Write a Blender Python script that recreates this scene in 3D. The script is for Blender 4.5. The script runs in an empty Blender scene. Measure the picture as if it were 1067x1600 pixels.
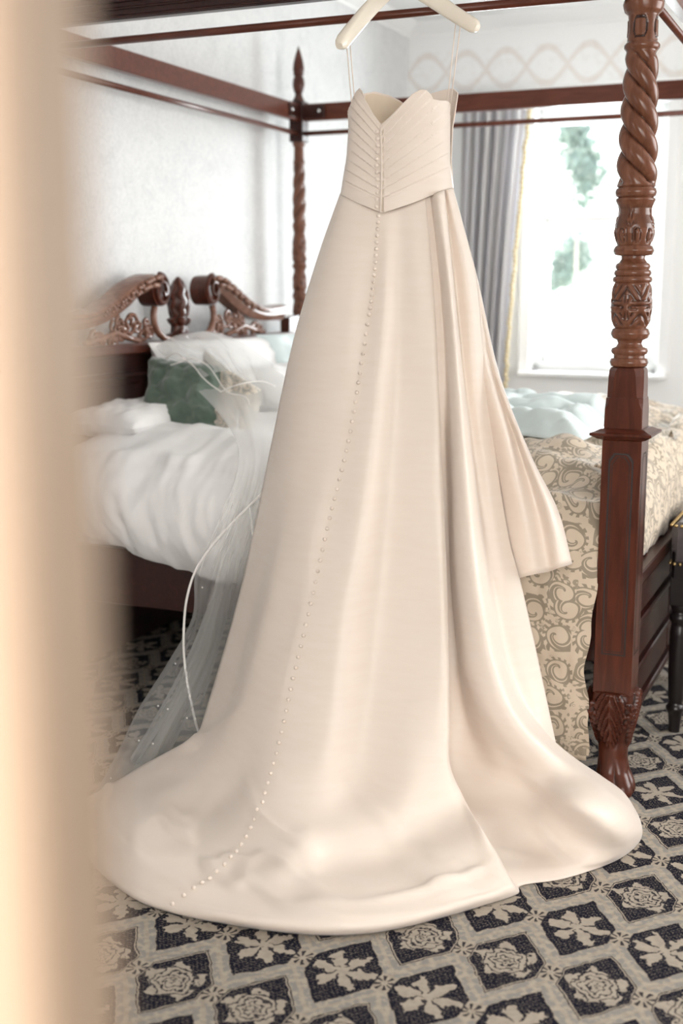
import bpy, math, random
import numpy as np
from mathutils import Vector, Matrix, noise

SC = bpy.context.scene
COL = SC.collection
PI = math.pi
# ------------------------------------------------------------------ camera
FPX, TILT, EYE = 1915.87, 0.1803, 1.4
CT, ST = math.cos(TILT), math.sin(TILT)
cd = bpy.data.cameras.new('camera')
cd.sensor_fit = 'VERTICAL'; cd.sensor_height = 36.0; cd.lens = FPX/1600*36
cd.clip_start = 0.01; cd.clip_end = 200
cd.dof.use_dof = True; cd.dof.focus_distance = 3.2; cd.dof.aperture_fstop = 2.1; cd.dof.aperture_blades = 0
cam = bpy.data.objects.new('camera', cd); COL.objects.link(cam)
cam.location = (0, 0, EYE); cam.rotation_euler = (PI/2-TILT, 0, 0)
SC.camera = cam
# ------------------------------------------------------------------ light
wd = bpy.data.worlds.new('world'); SC.world = wd; wd.use_nodes = True
bg = wd.node_tree.nodes['Background']
bg.inputs[0].default_value = (1.0, 0.97, 0.935, 1); bg.inputs[1].default_value = 2.6
def area(name, loc, target, sx, sy, power, color=(1, 1, 1)):
    l = bpy.data.lights.new(name, 'AREA'); l.shape = 'RECTANGLE'; l.size = sx; l.size_y = sy
    l.energy = power; l.color = color
    o = bpy.data.objects.new(name, l); COL.objects.link(o); o.location = loc
    o.rotation_euler = (Vector(target)-Vector(loc)).to_track_quat('-Z', 'Y').to_euler()
    return o
SC.view_settings.view_transform = 'Standard'; SC.view_settings.look = 'None'
SC.view_settings.gamma = 1; SC.view_settings.use_curve_mapping = False
SC.view_settings.exposure = 1.2
# ------------------------------------------------------------------ frame of the bed
NF = np.array([.7701, 3.3048]); YAW = -.413
EX = np.array([math.cos(YAW), math.sin(YAW)]); EY = np.array([-math.sin(YAW), math.cos(YAW)])
BA, BB = 2.0753, 2.2971                      # length and width between post axes
def ray(px, py):
    t = (800-py)/FPX; fw = CT+t*ST
    return (px-533.5)/FPX/fw, (t*CT-ST)/fw
def W(px, py, d=None, z=None):
    rx, rz = ray(px, py)
    if d is None: d = (z-EYE)/rz
    return Vector((rx*d, d, EYE+rz*d))
def BL(x, y, z=0.0):
    v = NF+EX*x+EY*y
    return Vector((v[0], v[1], z))
def onX(px, py, x0):
    rx, rz = ray(px, py); r = np.array([rx, 1.]); d = (x0+NF@EX)/(r@EX); return W(px, py, d)
def onY(px, py, y0):
    rx, rz = ray(px, py); r = np.array([rx, 1.]); d = (y0+NF@EY)/(r@EY); return W(px, py, d)
for _loc, _tgt, _sx, _sy, _p, _c in (
        (BL(-.97, 4.45, 1.75), BL(-.9, 0, .9), 1.0, 1.5, 55, (.90, .96, 1)),
        (BL(2.75, 1.2, 1.75), BL(-.9, .8, .9), 2.2, 1.7, 22, (.97, .98, 1)),):  # second one is fill light added at a side opening out of view
    area('window_and_fill_light', _loc, _tgt, _sx, _sy, _p, _c)
area('gown_fill_light', (-.5, -1.3, 1.9), (0, 3.0, .5), 1.2, 1.2, 30, (1, .93, .86))  # fill light added behind the camera to brighten the gown

# ------------------------------------------------------------------ helpers
def tag(o, label=None, cat=None, group=None, kind=None):
    if label: o['label'] = label
    if cat: o['category'] = cat
    if group: o['group'] = group
    if kind: o['kind'] = kind
    return o
def empty(name, loc, rz=0.0):
    o = bpy.data.objects.new(name, None); COL.objects.link(o); o.location = loc
    o.rotation_euler = (0, 0, rz); o.empty_display_size = .1
    return o
def mesh(name, V, F, mat, parent=None, smooth=True, uv=None, origin=None, cav=None, solid=0.0, auto=None):
    me = bpy.data.meshes.new(name)
    V = [tuple(v) for v in V]
    if origin is not None:
        o0 = tuple(origin); V = [(v[0]-o0[0], v[1]-o0[1], v[2]-o0[2]) for v in V]
    me.from_pydata(V, [], F)
    if uv is not None:
        l = me.uv_layers.new(name='UVMap')
        idx = np.empty(len(me.loops), np.int32); me.loops.foreach_get('vertex_index', idx)
        l.data.foreach_set('uv', np.asarray(uv, np.float32)[idx].ravel())
    if cav is not None:
        a = me.attributes.new('cavity', 'FLOAT', 'POINT'); a.data.foreach_set('value', np.asarray(cav, np.float32))
    me.polygons.foreach_set('use_smooth', [smooth]*len(me.polygons))
    me.update()
    me.materials.append(mat)
    o = bpy.data.objects.new(name, me); COL.objects.link(o)
    if parent is not None: o.parent = parent
    if origin is not None and parent is None: o.location = origin
    if solid:
        m = o.modifiers.new('thickness', 'SOLIDIFY'); m.thickness = solid; m.offset = 0
    if auto:
        try: me.set_sharp_from_angle(angle=math.radians(auto))
        except Exception: pass
    return o
class MB:
    def __init__(s): s.V = []; s.F = []
    def add(s, V, F):
        n = len(s.V); s.V += [tuple(v) for v in V]; s.F += [tuple(i+n for i in f) for f in F]; return s
    def box(s, a, b, bev=0.0):
        x0, y0, z0 = a; x1, y1, z1 = b
        if bev <= 0:
            V = [(x, y, z) for z in (z0, z1) for y in (y0, y1) for x in (x0, x1)]
            return s.add(V, [(0, 2, 3, 1), (4, 5, 7, 6), (0, 1, 5, 4), (2, 6, 7, 3), (0, 4, 6, 2), (1, 3, 7, 5)])
        V = []; bx = min(bev, (x1-x0)/2.01, (y1-y0)/2.01, (z1-z0)/2.01)
        rings = [(z0, bx), (z0+bx, 0), (z1-bx, 0), (z1, bx)]
        for z, i in rings:
            X0, X1, Y0, Y1 = x0+i, x1-i, y0+i, y1-i; c = bx if i == 0 else 0.0005
            V += [(X0+c, Y0, z), (X1-c, Y0, z), (X1, Y0+c, z), (X1, Y1-c, z), (X1-c, Y1, z), (X0+c, Y1, z), (X0, Y1-c, z), (X0, Y0+c, z)]
        F = [tuple(range(7, -1, -1)), tuple(range(24, 32))]
        for r in range(3):
            for k in range(8):
                F.append((r*8+k, r*8+(k+1) % 8, r*8+8+(k+1) % 8, r*8+8+k))
        return s.add(V, F)
    def tube(s, P, R, seg=8, squash=None, closed=False, cap=True):
        P = [Vector(p) for p in P]; n = len(P)
        if not hasattr(R, '__len__'): R = [R]*n
        up = Vector((0, 0, 1)); base = len(s.V); V = []; prev = None
        for i in range(n):
            t = (P[min(i+1, n-1)]-P[max(i-1, 0)]).normalized()
            if prev is None:
                a = t.cross(up)
                if a.length < .05: a = t.cross(Vector((1, 0, 0)))
                a.normalize()
            else:
                a = (prev - t*prev.dot(t)); a.normalize() if a.length > 1e-6 else None
            prev = a; b = t.cross(a)
            for k in range(seg):
                th = 2*PI*k/seg
                V.append(P[i]+a*R[i]*math.cos(th)*(squash or 1)+b*R[i]*math.sin(th))
        F = []
        for i in range(n-1):
            for k in range(seg):
                F.append((i*seg+k, i*seg+(k+1) % seg, (i+1)*seg+(k+1) % seg, (i+1)*seg+k))
        if cap: F += [tuple(range(seg-1, -1, -1)), tuple((n-1)*seg+k for k in range(seg))]
        return s.add(V, F)
    def ball(s, c, rx, ry=None, rz=None, nu=12, nv=7, rot=None):
        ry = ry or rx; rz = rz or rx; V = []; F = []
        for j in range(nv+1):
            p = PI*j/nv
            for i in range(nu):
                t = 2*PI*i/nu
                v = Vector((rx*math.sin(p)*math.cos(t), ry*math.sin(p)*math.sin(t), rz*math.cos(p)))
                if rot: v = rot @ v
                V.append(Vector(c)+v)
        for j in range(nv):
            for i in range(nu): F.append((j*nu+i, (j+1)*nu+i, (j+1)*nu+(i+1) % nu, j*nu+(i+1) % nu))
        return s.add(V, F)
    def prism(s, poly, x0, x1, axis='x'):
        n = len(poly)
        mk = {'x': lambda t, p: (t, p[0], p[1]), 'y': lambda t, p: (p[0], t, p[1]), 'z': lambda t, p: (p[0], p[1], t)}[axis]
        V = [mk(x0, p) for p in poly]+[mk(x1, p) for p in poly]
        F = [tuple(range(n)), tuple(range(2*n-1, n-1, -1))]+[(i, i+n, (i+1) % n+n, (i+1) % n) for i in range(n)]
        return s.add(V, F)
    def build(s, name, mat, parent=None, smooth=False, origin=None, auto=None, **k):
        return mesh(name, s.V, s.F, mat, parent, smooth or bool(auto), origin=origin, auto=auto, **k)
def grid_faces(nr, nc, wrap=False):
    F = []
    for j in range(nr-1):
        for i in range(nc if wrap else nc-1):
            F.append((j*nc+i, j*nc+(i+1) % nc, (j+1)*nc+(i+1) % nc, (j+1)*nc+i))
    return F
def crom(P, sub, alpha=.5, ends=None):
    """centripetal Catmull-Rom through P (n,...,3) along axis 0, sub samples per span"""
    P = np.asarray(P, float); n = len(P)
    E = np.concatenate([[2*P[0]-P[1]], P, [2*P[-1]-P[-2]]])
    out = []
    for i in range(n-1):
        p0, p1, p2, p3 = E[i:i+4]
        d = lambda a, b: np.maximum(np.linalg.norm(b-a, axis=-1, keepdims=True), 1e-5)**alpha
        t0 = 0; t1 = t0+d(p0, p1); t2 = t1+d(p1, p2); t3 = t2+d(p2, p3)
        for k in range(sub):
            t = t1+(t2-t1)*k/sub
            a1 = (t1-t)/(t1-t0)*p0+(t-t0)/(t1-t0)*p1
            a2 = (t2-t)/(t2-t1)*p1+(t-t1)/(t2-t1)*p2
            a3 = (t3-t)/(t3-t2)*p2+(t-t2)/(t3-t2)*p3
            b1 = (t2-t)/(t2-t0)*a1+(t-t0)/(t2-t0)*a2
            b2 = (t3-t)/(t3-t1)*a2+(t-t1)/(t3-t1)*a3
            out.append((t2-t)/(t2-t1)*b1+(t-t1)/(t2-t1)*b2)
    out.append(P[-1])
    return np.array(out)
def resample(P, n):
    Q = crom(P, 12); L = np.concatenate([[0], np.cumsum(np.linalg.norm(np.diff(Q, axis=0), axis=1))])
    t = np.linspace(0, L[-1], n)
    return np.stack([np.interp(t, L, Q[:, k]) for k in range(3)], 1)
def fbm(x, y, z=0.0, o=3):
    return noise.fractal(Vector((x, y, z)), 1.0, 2.0, o)

# ------------------------------------------------------------------ node helper
class X:
    nt = None
    def __init__(s, sock): s.s = sock
    @staticmethod
    def m(op, a, b=None, c=None):
        n = X.nt.nodes.new('ShaderNodeMath'); n.operation = op
        for i, v in enumerate((a, b, c)):
            if v is None: continue
            if isinstance(v, X): X.nt.links.new(v.s, n.inputs[i])
            else: n.inputs[i].default_value = float(v)
        return X(n.outputs[0])
    def __add__(s, o): return X.m('ADD', s, o)
    __radd__ = __add__
    def __sub__(s, o): return X.m('SUBTRACT', s, o)
    def __rsub__(s, o): return X.m('SUBTRACT', o, s)
    def __mul__(s, o): return X.m('MULTIPLY', s, o)
    __rmul__ = __mul__
    def __truediv__(s, o): return X.m('DIVIDE', s, o)
    def __neg__(s): return X.m('MULTIPLY', s, -1)
    def abs(s): return X.m('ABSOLUTE', s)
    def sin(s): return X.m('SINE', s)
    def cos(s): return X.m('COSINE', s)
    def lt(s, o): return X.m('LESS_THAN', s, o)
    def gt(s, o): return X.m('GREATER_THAN', s, o)
    def pp(s, o): return X.m('PINGPONG', s, o)
    def fr(s): return X.m('FRACT', s)
    def fl(s): return X.m('FLOOR', s)
    def sq(s): return X.m('SQRT', s)
    def mn(s, o): return X.m('MINIMUM', s, o)
    def mx(s, o): return X.m('MAXIMUM', s, o)
    def step(s, a, b):                          # smooth 0..1 between a and b
        n = X.nt.nodes.new('ShaderNodeMapRange'); n.interpolation_type = 'SMOOTHSTEP'
        X.nt.links.new(s.s, n.inputs[0]); n.inputs[1].default_value = a; n.inputs[2].default_value = b
        return X(n.outputs[0])
def mat_new(name):
    m = bpy.data.materials.new(name); m.use_nodes = True
    nt = m.node_tree; X.nt = nt
    return m, nt, nt.nodes['Principled BSDF']
def mixc(fac, a, b):
    n = X.nt.nodes.new('ShaderNodeMix'); n.data_type = 'RGBA'
    for i, v in ((0, fac), (6, a), (7, b)):
        if isinstance(v, X): X.nt.links.new(v.s, n.inputs[i])
        elif i == 0: n.inputs[0].default_value = v
        else: n.inputs[i].default_value = (*v, 1)
    return X(n.outputs[2])
def tex(kind, vec=None, **kw):
    n = X.nt.nodes.new('ShaderNodeTex'+kind)
    if vec is not None: X.nt.links.new(vec, n.inputs['Vector'])
    for k, v in kw.items():
        if k in ('feature', 'voronoi_dimensions', 'noise_dimensions', 'distance'): setattr(n, k, v)
        else: n.inputs[k].default_value = v
    return n
def coord(kind='Object', scale=None, rot=None):
    n = X.nt.nodes.new('ShaderNodeTexCoord'); s = n.outputs[kind]
    if scale is not None or rot is not None:
        m = X.nt.nodes.new('ShaderNodeMapping'); X.nt.links.new(s, m.inputs[0])
        if scale is not None: m.inputs['Scale'].default_value = scale
        if rot is not None: m.inputs['Rotation'].default_value = rot
        s = m.outputs[0]
    return s
def sep(vec):
    n = X.nt.nodes.new('ShaderNodeSeparateXYZ'); X.nt.links.new(vec, n.inputs[0]); return [X(o) for o in n.outputs]
def vec3(x, y, z=0.0):
    n = X.nt.nodes.new('ShaderNodeCombineXYZ')
    for i, v in enumerate((x, y, z)):
        if isinstance(v, X): X.nt.links.new(v.s, n.inputs[i])
        else: n.inputs[i].default_value = v
    return n.outputs[0]
def bump(p, h, strength=.3, dist=.002):
    n = X.nt.nodes.new('ShaderNodeBump'); n.inputs['Strength'].default_value = strength; n.inputs['Distance'].default_value = dist
    X.nt.links.new(h.s, n.inputs['Height']); X.nt.links.new(n.outputs[0], p.inputs['Normal'])
def setp(p, **k):
    names = dict(col='Base Color', rough='Roughness', spec='Specular IOR Level', sheen='Sheen Weight', coat='Coat Weight', cr='Coat Roughness', metal='Metallic', sr='Sheen Roughness', trans='Transmission Weight', ior='IOR', sss='Subsurface Weight')
    for a, v in k.items():
        i = p.inputs[names[a]]
        if isinstance(v, X): X.nt.links.new(v.s, i)
        elif isinstance(v, (tuple, list)): i.default_value = (*v, 1)
        else: i.default_value = v
def plain(name, col, rough=.6, **k):
    m, nt, p = mat_new(name); setp(p, col=col, rough=rough, **k); return m
def cloth(name, col, rough=.7, sheen=.2, thin=.0, wr=.0, scale=600.0, col2=None, spec=.3):
    m, nt, p = mat_new(name)
    n = X(tex('Noise', coord('Object', (1, 1, 1)), Scale=9.0, Detail=3.0).outputs[0])
    c = mixc(n.step(.3, .7), col, col2 or tuple(v*.95 for v in col))
    setp(p, col=c, rough=rough, sheen=sheen, spec=spec)
    if wr:
        w = X(tex('Noise', coord('Object', (1, 1, 1.0)), Scale=scale, Detail=2.0).outputs[0]); bump(p, w, wr, .001)
    if thin:
        t = nt.nodes.new('ShaderNodeBsdfTranslucent'); nt.links.new(c.s, t.inputs[0])
        mx = nt.nodes.new('ShaderNodeMixShader'); mx.inputs[0].default_value = thin
        nt.links.new(p.outputs[0], mx.inputs[1]); nt.links.new(t.outputs[0], mx.inputs[2])
        nt.links.new(mx.outputs[0], nt.nodes['Material Output'].inputs[0])
    return m
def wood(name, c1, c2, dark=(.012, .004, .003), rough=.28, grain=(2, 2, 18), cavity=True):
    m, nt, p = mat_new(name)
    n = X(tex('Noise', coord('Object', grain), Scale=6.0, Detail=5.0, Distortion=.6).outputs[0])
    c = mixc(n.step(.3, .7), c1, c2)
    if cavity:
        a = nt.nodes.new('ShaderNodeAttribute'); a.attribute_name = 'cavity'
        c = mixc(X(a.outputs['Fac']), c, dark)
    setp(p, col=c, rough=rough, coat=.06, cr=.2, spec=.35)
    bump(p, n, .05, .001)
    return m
M = {}
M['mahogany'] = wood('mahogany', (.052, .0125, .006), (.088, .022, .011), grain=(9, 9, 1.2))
M['turned'] = wood('flare-lit mahogany', (.115, .042, .022), (.17, .068, .038), grain=(9, 9, 1.2), rough=.24)  # window flare on the turned posts painted in as a lighter, browner tone
M['mahogany_long'] = wood('mahogany rail', (.085, .021, .010), (.13, .034, .018), grain=(1.2, 9, 9), cavity=False)
M['mahogany_dark'] = wood('dark mahogany', (.022, .005, .003), (.038, .009, .006), rough=.32, grain=(9, 1.2, 9), cavity=False)
M['groove'] = plain('dark groove strip', (.015, .005, .003), .5)  # flat dark strips drawn for the incised panel lines
M['plaster'] = plain('ceiling white', (.86, .86, .85), .8)
M['white_paint'] = plain('white paint', (.88, .88, .87), .45)

def satin():
    m, nt, p = mat_new('ivory satin')
    n = X(tex('Noise', coord('Object', (1.5, 1.5, 9)), Scale=7.0, Detail=4.0).outputs[0])
    s = X(tex('Noise', coord('Object', (14, 14, 160)), Scale=3.0, Detail=2.0).outputs[0])
    c = mixc(n.step(.35, .7), (.89, .79, .70), (.875, .77, .675))
    setp(p, col=c, rough=.42, sheen=.25, spec=.42, sr=.4)
    bump(p, n*.8+s*.2, .10, .004)
    t = nt.nodes.new('ShaderNodeBsdfTranslucent'); t.inputs[0].default_value = (.9, .72, .55, 1)
    mx = nt.nodes.new('ShaderNodeMixShader'); mx.inputs[0].default_value = .13
    nt.links.new(p.outputs[0], mx.inputs[1]); nt.links.new(t.outputs[0], mx.inputs[2])
    nt.links.new(mx.outputs[0], nt.nodes['Material Output'].inputs[0])
    return m
M['satin'] = satin()
M['lining'] = cloth('cream lining', (.86, .73, .57), .6, thin=.2)
def tulle():
    m, nt, p = mat_new('white tulle')
    setp(p, col=(.9, .89, .87), rough=.8, sheen=.3)
    lw = nt.nodes.new('ShaderNodeLayerWeight'); lw.inputs[0].default_value = .35
    t = nt.nodes.new('ShaderNodeBsdfTransparent')
    tr = nt.nodes.new('ShaderNodeBsdfTranslucent'); tr.inputs[0].default_value = (.9, .9, .88, 1)
    a = nt.nodes.new('ShaderNodeMixShader'); a.inputs[0].default_value = .45
    nt.links.new(p.outputs[0], a.inputs[1]); nt.links.new(tr.outputs[0], a.inputs[2])
    f = X(lw.outputs['Facing'])*.28+.26
    mx = nt.nodes.new('ShaderNodeMixShader'); nt.links.new(f.s, mx.inputs[0])
    nt.links.new(t.outputs[0], mx.inputs[1]); nt.links.new(a.outputs[0], mx.inputs[2])
    nt.links.new(mx.outputs[0], nt.nodes['Material Output'].inputs[0])
    return m
M['tulle'] = tulle()
M['ribbon'] = plain('veil ribbon', (.9, .88, .85), .35)
M['white_linen'] = cloth('white linen', (.84, .83, .82), .8, .2, wr=.12, scale=30)
M['green_velvet'] = cloth('sage green velvet', (.075, .115, .085), .75, .5, wr=.3, scale=20, col2=(.12, .165, .13))
M['duck_egg'] = cloth('duck egg cloth', (.66, .75, .75), .7, .2, wr=.15, scale=25)
M['hanger'] = plain('ivory lacquered wood', (.86, .79, .67), .25)
M['steel'] = plain('steel', (.7, .7, .7), .25, metal=1.0)
M['brass'] = plain('antique brass', (.5, .36, .17), .3, metal=1.0)
M['zip'] = plain('zip tape', (.66, .56, .44), .6)

def paisley(name, base, ink, k=1.0):
    m, nt, p = mat_new(name)
    uv = coord('UV')
    wob = tex('Noise', uv, Scale=9.0*k, Detail=1.0)
    u, v, _ = sep(uv); wx = (X(wob.outputs[0])-.5)*.03
    P2 = vec3(u+wx, v*.92+wx, 0.0); k = k*1.45
    vo = tex('Voronoi', P2, Scale=8.5*k, Randomness=.6); vo.voronoi_dimensions = '2D'
    px_, py_, _ = sep(vo.outputs['Position'])
    a, b, _ = sep(P2)
    dx = a*1.0-px_; dy = b*1.0-py_
    r = X(vo.outputs['Distance'])/(8.5*k) if False else (dx*dx+dy*dy).sq()
    ang = X.m('ARCTAN2', dy, dx)
    cr, cg, cb = sep(vo.outputs['Color'])
    sgn = cr.gt(.5)*2-1
    aa = ang*sgn+cg*2.4
    tear = r*(1+aa.cos()*.38)*k                               # tear drop, size in units of the cell
    ph = (aa/(2*PI)+tear*19).fr()                             # spiral phase: one comma-shaped curl per cell
    body = tear.lt(.066)
    arm = ph.lt(.30+tear*2.6)*tear.lt(.055)
    slit = ((ph-.16).abs().lt(.035))*tear.gt(.014)
    tooth = ((aa*11+tear*60).sin().gt(.05))*tear.gt(.050)*body
    rim = (tear-.0475).abs().lt(.0035)
    v2 = tex('Voronoi', uv, Scale=30.0*k, Randomness=.8); v2.feature = 'F1'
    q1, q2, _ = sep(v2.outputs['Position'])
    a2 = X.m('ARCTAN2', b-q2, a-q1); d2 = X(v2.outputs['Distance'])
    petals = (d2*(1.3+.55*(a2*3+cb*5).cos())).lt(.42)*(d2.gt(.13))
    veinl = (d2*14+a2).sin().gt(.55)
    outer = (1-body)*petals*(1-veinl*.8)
    maskv = (arm*(1-slit)).mx(tooth).mx(rim).mx(outer*.9)
    mott = X(tex('Noise', uv, Scale=40.0, Detail=2.0).outputs[0])
    c = mixc(maskv*.85, base, ink)
    setp(p, col=c, rough=.62, sheen=.2, spec=.35)
    bump(p, maskv*.6+mott*.4, .25, .002)
    return m
M['paisley'] = paisley('cream paisley jacquard', (.60, .50, .385), (.24, .20, .145))
M['paisley_cushion'] = paisley('silver paisley', (.60, .54, .46), (.30, .30, .27), 1.4)

def carpet():
    m, nt, p = mat_new('patterned wool carpet')
    x, y, _ = sep(coord('Object'))
    wz = tex('Noise', coord('Object'), Scale=26.0, Detail=2.0)
    wr_, wg_, _ = sep(wz.outputs['Color'])
    i = -9.157*x+4.504*y-6.541+(wr_-.5)*.16
    j = 2.418*x+4.201*y-11.863+(wg_-.5)*.10
    # distances to the nearest even-even and odd-odd tile centres
    ai = i.pp(1.0); aj = j.pp(1.0)
    nA = aj+.607*ai; nB = (1-aj)+.607*(1-ai)
    sel = nA.lt(nB)                                            # leaf tile (even) or rose tile (odd)
    n = nA.mn(nB)
    di = sel*ai+(1-sel)*(1-ai); dj = sel*aj+(1-sel)*(1-aj)
    # signed local coordinates (metres) for the motif
    si = i-(X.m('ROUND', i/2)*2)*sel-((X.m('ROUND', (i-1)/2)*2)+1)*(1-sel)
    sj = j-(X.m('ROUND', j/2)*2)*sel-((X.m('ROUND', (j-1)/2)*2)+1)*(1-sel)
    nb_ = tex('Noise', coord('Object'), Scale=60.0, Detail=2.0); b1, b2, _ = sep(nb_.outputs['Color'])
    X_ = si*.098+(b1-.5)*.032; Y_ = sj*.206+(b2-.5)*.032
    r = (X_*X_+Y_*Y_).sq(); a = X.m('ARCTAN2', Y_, X_)
    tile = n.lt(.645)*di.lt(.80)
    tin = n.lt(.600)*di.lt(.755)
    thin = n.lt(.622)*di.lt(.775)
    # leaf motif: lobed star; rose motif: scalloped rings
    lob = .055+.017*(a*6+.6).cos()+.007*(a*13).sin()
    leaf = r.lt(lob)
    vein = (a*6+.6+3.14).cos().gt(.72)*r.gt(.012)*r.lt(.05)
    roseb = r.lt(.058+.010*(a*5).cos()+.004*(a*11).cos())
    ringv = (r*430+(a*5).sin()*1.6+(a*2).cos()*1.2).sin().gt(.58)*r.lt(.055)
    motif = sel*leaf+(1-sel)*roseb
    lines = sel*vein+(1-sel)*ringv
    # woven dark ground with light specks
    spx = (x*-9.157+y*4.504)*.098; spy = (x*2.418+y*4.201)*.206
    brick = tex('Brick', vec3(spx, spy, 0.0), Scale=1.0)
    brick.inputs['Brick Width'].default_value = .011; brick.inputs['Row Height'].default_value = .0075
    brick.inputs['Mortar Size'].default_value = .0011; brick.inputs['Mortar Smooth'].default_value = .4
    nz = X(tex('Noise', coord('Object'), Scale=170.0, Detail=2.0).outputs[0])
    speck = X(brick.outputs['Fac'])*nz.step(.42, .6)
    edge = tile*(1-thin)
    gapl = thin*(1-tin)*(1-sel)
    dark = tin*(1-motif)*(1-speck*.45)
    dark = dark.mx(edge*.9*(nz.gt(.38))).mx(sel*thin*(1-tin)).mx(tin*motif*lines*.92)
    dark = dark*(1-gapl*.85)
    # small radial flower at the other lattice nodes
    ei = (1-ai); ej = aj; fi = ai; fj = (1-aj)
    q = (ei*.098)*(ei*.098)+(ej*.206)*(ej*.206); w = (fi*.098)*(fi*.098)+(fj*.206)*(fj*.206)
    c1 = q.lt(w)
    rr = q.mn(w).sq()
    fx = c1*(ei*.098)+(1-c1)*(fi*.098); fy = c1*(ej*.206)+(1-c1)*(fj*.206)
    fa = X.m('ARCTAN2', fy, fx)
    flower = (fa*8+3.14).cos().gt(.2)*rr.gt(.008)*rr.lt(.026)*(1-tile)
    dark = dark.mx(flower*.9)
    band = (n-.71).abs()
    mo = X(tex('Noise', coord('Object'), Scale=60.0, Detail=3.0).outputs[0])
    grey = (1-tile)*band.lt(.055)*mo.step(.38, .55)*(rr.gt(.034))
    base = mixc(mo.step(.35, .7), (.44, .38, .31), (.35, .30, .245))
    base = mixc(grey*.85, base, (.27, .265, .25))
    base = mixc(tin*motif*.35, base, (.42, .37, .31))
    c = mixc(dark, base, (.012, .012, .022))
    setp(p, col=c, rough=.95, sheen=.0, spec=.05)
    pile = X(tex('Noise', coord('Object'), Scale=420.0, Detail=2.0).outputs[0])
    bump(p, pile*.7+(1-dark)*.3, .8, .004)
    return m
M['carpet'] = carpet()

def wallpaper():
    m, nt, p = mat_new('mottled wallpaper')
    n = X(tex('Noise', coord('Object'), Scale=5.0, Detail=7.0, Roughness=.72, Distortion=1.2).outputs[0])
    k = X(tex('Noise', coord('Object'), Scale=28.0, Detail=4.0, Distortion=2.5).outputs[0])
    g = (n.step(.45, .65))*.35+(k-.5).abs().lt(.045)*.5
    c = mixc(g*.8, (.70, .70, .695), (.52, .53, .535))
    setp(p, col=c, rough=.6); return m
M['wallpaper'] = wallpaper()
def trellis():
    m, nt, p = mat_new('wall paint with trellis frieze')
    x, y, z = sep(coord('Object'))
    a = (z-2.70)/.11
    ph = x/.5+.14
    arc = ((ph*2*PI).cos()*.95)
    l1 = (a-arc).abs().lt(.19)+(a+arc).abs().lt(.19)
    nn = X(tex('Noise', coord('Object'), Scale=24.0, Detail=4.0).outputs[0])
    inb = a.abs().lt(1.12)
    c = mixc(l1.mn(1)*inb*.5+inb*nn.gt(.56)*.14, (.86, .86, .85), (.70, .63, .57))
    setp(p, col=c, rough=.6); return m
M['trellis'] = trellis()
def curtain_mat():
    m, nt, p = mat_new('striped curtain')
    u, v, _ = sep(coord('UV'))
    s = (u*70).sin(); s2 = (u*173+1).sin()
    c = mixc(s.step(-.2, .5)*.8, (.92, .915, .92), (.72, .71, .75))
    c = mixc(s2.gt(.86)*.5, c, (.55, .45, .33))
    setp(p, col=c, rough=.6, sheen=.2)
    t = nt.nodes.new('ShaderNodeBsdfTranslucent'); nt.links.new(c.s, t.inputs[0])
    mx = nt.nodes.new('ShaderNodeMixShader'); mx.inputs[0].default_value = .5
    nt.links.new(p.outputs[0], mx.inputs[1]); nt.links.new(t.outputs[0], mx.inputs[2])
    nt.links.new(mx.outputs[0], nt.nodes['Material Output'].inputs[0])
    return m
M['curtain'] = curtain_mat()
M['fringe'] = cloth('gold fringe', (.62, .50, .28), .6, wr=.5, scale=80)
M['glass'] = plain('window glass', (1, 1, 1), .0, trans=1.0, ior=1.45)
def glass():
    m, nt, p = mat_new('clear pane')
    g = nt.nodes.new('ShaderNodeBsdfGlossy'); g.inputs['Roughness'].default_value = .02
    t = nt.nodes.new('ShaderNodeBsdfTransparent'); t.inputs[0].default_value = (.97, .98, .98, 1)
    mx = nt.nodes.new('ShaderNodeMixShader'); mx.inputs[0].default_value = .06
    nt.links.new(t.outputs[0], mx.inputs[1]); nt.links.new(g.outputs[0], mx.inputs[2])
    nt.links.new(mx.outputs[0], nt.nodes['Material Output'].inputs[0])
    return m
M['pane'] = glass()
M['foliage'] = cloth('foliage', (.20, .29, .29), .8, thin=.3, col2=(.27, .35, .31))
M['bark'] = plain('pale bark', (.42, .40, .36), .9)
M['lawn'] = plain('lawn', (.55, .62, .5), .9)
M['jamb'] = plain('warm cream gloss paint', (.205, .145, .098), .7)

# ------------------------------------------------------------------ room shell (in the frame of the bed)
room = None
WX, WY, CZ = -2.195, 4.117, 2.99
def rot_mesh(mb, name, mat, kind='structure', **k):
    o = mb.build(name, mat, None, **k); o.location = BL(0, 0, 0); o.rotation_euler = (0, 0, YAW)
    return tag(o, kind=kind)
o = mesh('floor', [(-6, -2.5, 0), (5, -2.5, 0), (5, 10, 0), (-6, 10, 0)], [(0, 1, 2, 3)], M['carpet'], smooth=False); tag(o, kind='structure')
mb = MB().box((WX-.15, -4.2, 0), (WX, WY+.2, CZ)); rot_mesh(mb, 'wall_left', M['wallpaper'])
wx0, wx1, wz0, wz1 = -1.376, -.60, .90, 2.46
mb = MB()
mb.box((WX, WY, 0), (wx0, WY+.28, CZ)); mb.box((wx1, WY, 0), (2.6, WY+.28, CZ))
mb.box((wx0, WY, 0), (wx1, WY+.28, wz0)); mb.box((wx0, WY, wz1), (wx1, WY+.28, CZ))
rot_mesh(mb, 'wall_back', M['trellis'])
mb = MB()
mb.box((2.6, -3.2, 0), (2.75, .1, CZ)); mb.box((2.6, 2.3, 0), (2.75, WY+.3, CZ)); mb.box((2.6, .1, 0), (2.75, 2.3, .9)); mb.box((2.6, .1, 2.6), (2.75, 2.3, CZ))  # opening added out of view to let more daylight in
rot_mesh(mb, 'wall_right', M['plaster'])
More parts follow.
